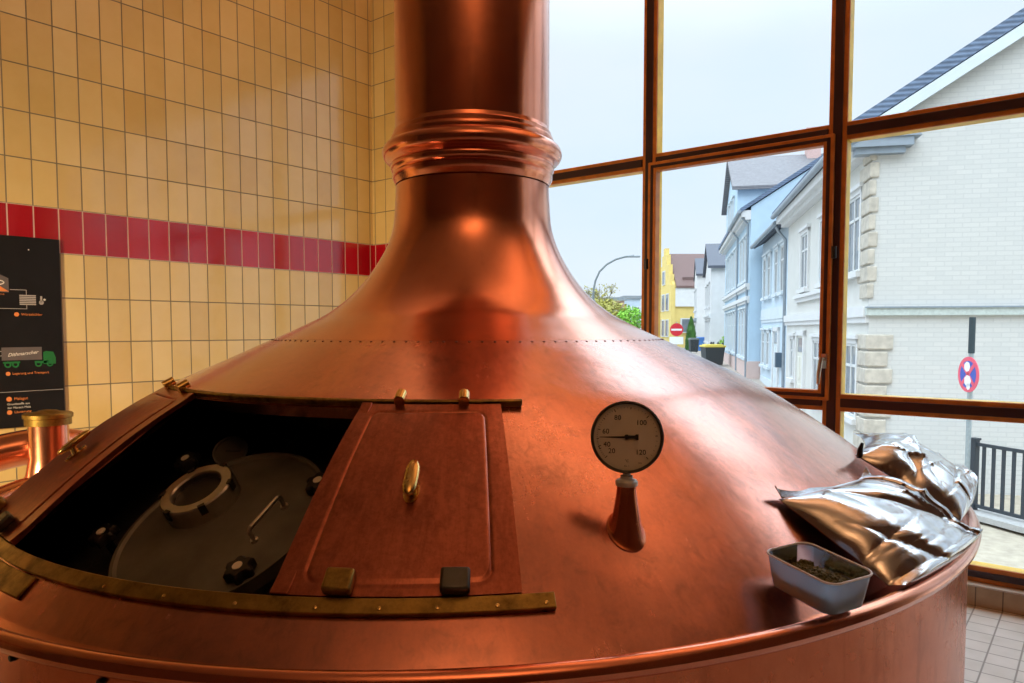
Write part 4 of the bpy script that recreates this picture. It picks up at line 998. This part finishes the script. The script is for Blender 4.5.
# no-stopping sign on its pole by the railing
sp_ = at(972, 374.5, 10.4); b_ = V((sp_[0], sp_[1], gz(-2)-.0)); b_[2] = Z(-2.62)
ns = thing('road_sign', 'round blue and red no stopping sign covered with stickers, by the railing', 'sign', b_)
pt = at(969.5, 318, 10.45)
MB().cyl((sp_[0]-.02*RV[0], sp_[1]-.02*RV[1], b_[2]), (sp_[0]-.02*RV[0], sp_[1]-.02*RV[1], pt[2]), .034, n=14).build('pole', simple('pole_grey', (.38,.44,.46), .5, .5), ns, smooth=True)
MB().cyl((sp_[0]-.02*RV[0], sp_[1]-.02*RV[1], sp_[2]+.30), (sp_[0]-.02*RV[0], sp_[1]-.02*RV[1], pt[2]+.01), .042, n=14).build('pole_sleeve', simple('pole_dark', (.03,.05,.06), .5), ns, smooth=True)
vd = (CAM-sp_); vd[2] = 0; vd /= np.linalg.norm(vd); al = math.radians(60); fdir = vd*math.cos(al)+np.array([vd[1], -vd[0], 0])*math.sin(al)
sx = np.cross([0, 0, 1], fdir); SA = np.array([sx, [0, 0, 1], fdir])
blu = simple('sign_blue', (.05,.10,.45), .4, 0, .04); rd2 = simple('sign_red_ring', (.75,.10,.16), .4, 0, .04)
MB().lathe([(.0005, .045), (.252, .045), (.252, .055), (.0005, .055)], sp_, SA, 40).build('disc', rd2, ns)
m_ = MB(); m_.lathe([(.0005, .0565), (.195, .0565)], sp_, SA, 40); m_.build('blue_field', blu, ns)
m_ = MB()
for k in (PI/4, 3*PI/4): m_.box(sp_+fdir*.058, (.40, .055, .002), (sx*math.cos(k)+V((0, 0, 1))*math.sin(k), -sx*math.sin(k)+V((0, 0, 1))*math.cos(k), fdir))
m_.build('red_cross', rd2, ns)
for (dx, dz, r_) in ((-.02, .11, .075), (.0, -.09, .085), (.02, -.17, .05)): m_ = MB(); m_.lathe([(.0005, .0605), (r_, .0605)], sp_+sx*dx+V((0, 0, dz)), SA, 7); m_.build('sticker', whi, ns)

# dark railing in front of the gable wall
iron = simple('railing_paint', (.035,.045,.055), .5, 0, .1)
ra, rb_ = at(975, 443, 10.6), at(1024, 448.6, 9.9); rd_ = rb_-ra; rd_[2] = 0; un = rd_/np.linalg.norm(rd_)
zt_, zb_ = ra[2], at(975, 507, 10.6)[2]
rl = thing('railing', 'dark upright-bar railing in front of the white gable wall', 'railing', (ra[0], ra[1], zb_-.12))
nq = np.array([-un[1], un[0], 0]); RA = (un, nq, V((0, 0, 1)))
for i in range(3):
    p = ra+un*2.1*i; m_ = MB(); m_.box((p[0], p[1], (zt_+zb_)/2-.06), (.085, .085, zt_-zb_+.22), RA); m_.box((p[0], p[1], zt_+.06), (.11, .11, .03), RA); m_.build('post', iron, rl)
    if i < 2:
        for k in range(1, 14):
            q = p+un*2.1*k/14; MB().box((q[0], q[1], (zt_+zb_)/2), (.048, .022, zt_-zb_-.02), RA).build('baluster', iron, rl)
for z in (zt_-.01, zb_+.02):
    p = ra+un*2.1; MB().box((p[0], p[1], z), (4.2, .05, .045), RA).build('rail', iron, rl)
m_ = MB(); p = ra+un*1.5; m_.box((p[0], p[1], zb_-.085), (9.0, .5, .08), RA); o = m_.build('kerb', simple('kerb_stone', (.42,.42,.41), .8)); o['kind'] = 'structure'

# left-hand bay: lamp, bare tree, shrubs and far buildings
b_ = lateral(*gpos(593, 42), Z(-1.6)); lp_ = thing('street_lamp', 'tall street lamp with a curved arm', 'street lamp', b_)
zz_ = Z(2.6); pts_ = [b_, lateral(*gpos(593, 42), Z(1.6))]
for px_, py_ in ((593.2, 290), (595, 281), (599, 272), (606, 265), (615, 260), (624, 257.5), (633, 256.3)): a_, d_ = gpos(px_, 42); pts_.append(lateral(a_, d_, Z((329.7-py_)/FPX*42)))
MB().tube(pts_, [.09, .07]+[.055]*7, 10).build('mast', simple('mast_paint', (.16,.19,.20), .5), lp_, smooth=True)
MB().box(pts_[-1]-V((0, 0, .05)), (.7, .22, .10), (RV, FL, (0, 0, 1))).build('lamp_head', simple('lamp_housing', (.25,.28,.3), .5), lp_, bevel=.03)
def bare_tree(px, d, zbase, h_, label, leaf, nleaf):
    a, b = gpos(px, d); o_ = lateral(a, b, zbase); t_ = thing('tree', label, 'tree', o_); m_ = MB(); tips = []
    def br(p, d_, L, r_, lv):
        q = p+d_*L; m_.cyl(p, q, r_, r_*.6, 6); tips.append(q)
        if lv:
            for k in range(3 if lv > 1 else 2):
                e_ = d_+rgl.normal(size=3)*.45; e_[2] = abs(e_[2])*.8+.15; e_ /= np.linalg.norm(e_); br(p+d_*L*rgl.uniform(.55, 1), e_, L*.66, r_*.6, lv-1)
    br(o_, V((0, 0, 1)), h_*.36, .10, 5); m_.build('trunk', bark, t_)
    m_ = MB()
    for i in range(nleaf): leaves(m_, tips[rgl.integers(len(tips))], (.25, .25, .25), 1, .08, rgl)
    m_.build('foliage', leaf, t_, recalc=False)
bare_tree(606, 53, Z(-1.6), 6.6, 'thin budding tree seen beyond the bell of the kettle', g_olive, 500)
bush('shrub', 'olive yellow shrub below the thin tree', 'shrub', lateral(*gpos(606, 43), Z(.88)), (1.6, .9, .9), 1500, .12, g_olive)
bush('shrub', 'olive shrub next to the mullion, a little lower', 'shrub', lateral(*gpos(596, 49), Z(1.3)), (.9, .8, .8), 600, .12, g_olive)
bush('shrub', 'bright green shrub close to the window mullion', 'shrub', lateral(*gpos(630, 40), Z(.55)), (.75, .7, .75), 800, .1, g_lime)
def farblock(px0, px1, ytop, d, mat, label, roofm, nw):
    a0_, a1_ = (px0-512)/FPX*d, (px1-512)/FPX*d; zt = Z((329.7-ytop)/FPX*d); t_ = thing('building', label, 'building', lateral((a0_+a1_)/2, d, Z(-1.5)))
    m_ = MB(); P = [lateral(a, b, z) for z in (Z(-1.8), zt) for b in (d, d+8) for a in (a0_, a1_)]; m_.add(P, [(0,2,3,1),(4,5,7,6),(0,1,5,4),(2,6,7,3),(0,4,6,2),(1,3,7,5)]); m_.build('wall', mat, t_)
    m_ = MB(); P = [lateral(a, b, z) for z in (zt+.01, zt+.4) for b in (d-.2, d+8.2) for a in (a0_-.2, a1_+.2)]; m_.add(P, [(0,2,3,1),(4,5,7,6),(0,1,5,4),(2,6,7,3),(0,4,6,2),(1,3,7,5)]); m_.build('roof', roofm, t_)
    for k in range(nw):
        for zz in (zt-1.6, zt-3.4):
            c_ = lateral(a0_+(a1_-a0_)*(k+.5)/nw, d-.02, zz); f_ = MB().box(c_, (.9, .08, 1.2), (RV, FL, (0, 0, 1))).build('window', sash, t_); MB().box(c_-FL*.05, (.7, .02, 1.0), (RV, FL, (0, 0, 1))).build('pane', paneM, f_)
farblock(608, 624, 301, 80, stucco('dusty_pink_brick', (.50,.36,.31)), 'low pinkish brick building far behind the thin tree', zinc, 2)
farblock(624, 640, 299, 95, stucco('grey_blue_block', (.45,.56,.66)), 'grey blue block far off next to the window mullion', zinc, 2)


# ------------------------------------------------------------------ light
world = bpy.data.worlds.new('overcast_sky'); bpy.context.scene.world = world; world.use_nodes = True
nt_ = world.node_tree; nt_.nodes.clear()
wo = nt_.nodes.new('ShaderNodeOutputWorld'); bg = nt_.nodes.new('ShaderNodeBackground'); tc = nt_.nodes.new('ShaderNodeTexCoord')
mp = nt_.nodes.new('ShaderNodeMapping'); mp.inputs['Scale'].default_value = (1.2, 1.2, 3.0)
nz = nt_.nodes.new('ShaderNodeTexNoise'); nz.inputs['Scale'].default_value = 2.2; nz.inputs['Detail'].default_value = 5
cr = nt_.nodes.new('ShaderNodeValToRGB'); cr.color_ramp.elements[0].position = .3; cr.color_ramp.elements[1].position = .7
cr.color_ramp.elements[0].color = (.70,.835,.985, 1); cr.color_ramp.elements[1].color = (.80,.88,.965, 1)
nt_.links.new(tc.outputs['Generated'], mp.inputs[0]); nt_.links.new(mp.outputs[0], nz.inputs['Vector']); nt_.links.new(nz.outputs['Fac'], cr.inputs[0]); 
sx_ = nt_.nodes.new('ShaderNodeSeparateXYZ'); nt_.links.new(tc.outputs['Generated'], sx_.inputs[0])
el = nt_.nodes.new('ShaderNodeMapRange'); el.interpolation_type = 'SMOOTHSTEP'
nt_.links.new(sx_.outputs[2], el.inputs[0])
for i_, v_ in ((1, .33), (2, .74), (3, 1.12), (4, 4.6)): el.inputs[i_].default_value = v_
nt_.links.new(el.outputs[0], bg.inputs[1])
nt_.links.new(cr.outputs[0], bg.inputs[0]); nt_.links.new(bg.outputs[0], wo.inputs[0])
def area(name, loc, size, power, col, tgt, spread=180):
    l = bpy.data.lights.new(name, 'AREA'); l.shape = 'RECTANGLE'; l.size, l.size_y = size; l.energy = power; l.color = col; l.spread = D2(spread)
    o = bpy.data.objects.new(name, l); C.objects.link(o); o.location = loc
    d = Vector(tgt)-Vector(loc); o.rotation_euler = d.to_track_quat('-Z', 'Y').to_euler(); return o
LP = globals().get('LAMP', 1.0)
area('ceiling_fill', (-1.4, 2.95, ZC-.8), (4.6, .9), 80*LP, (1, .55, .34), (-1.4, 2.95, ZC))  # unseen fill added to warm the ceiling that the dome reflects
area('ceiling_fill', (.9, -.9, ZC-.9), (1.6, 1.2), 80*LP, (1, .58, .34), (.9, -.9, ZC))  # second unseen fill, added to brighten the kettle's front
area('wall_fill', (-2.86, -1.9, CZ+.25), (.16, .6), 46*LP, (1, .74, .40), (-4.6, 2.6, CZ-.75), 80)  # unseen area light added to brighten the tiled side wall
sun = bpy.data.lights.new('hazy_sun', 'SUN'); sun.energy = .5; sun.angle = D2(50); sun.color = (1, .97, .93)
so = bpy.data.objects.new('hazy_sun', sun); C.objects.link(so)
so.rotation_euler = Vector((-.25, .75, -.75)).to_track_quat('-Z', 'Y').to_euler(); so.location = (0, -10, 12)

cam = bpy.data.cameras.new('camera'); co = bpy.data.objects.new('camera', cam); C.objects.link(co)
co.location = (0, 0, CZ); co.rotation_euler = (PI/2-PITCH, 0, YAW)
cam.sensor_fit = 'HORIZONTAL'; cam.sensor_width = 36; cam.lens = FPX/1024*36; cam.shift_y = (CY-341.5)/1024; cam.clip_start = .02; cam.clip_end = 500
sc = bpy.context.scene; sc.camera = co
sc.view_settings.view_transform = 'Standard'; sc.view_settings.look = 'None'; sc.view_settings.exposure = 0; sc.view_settings.gamma = 1
try: sc.view_settings.use_curve_mapping = False
except Exception: pass
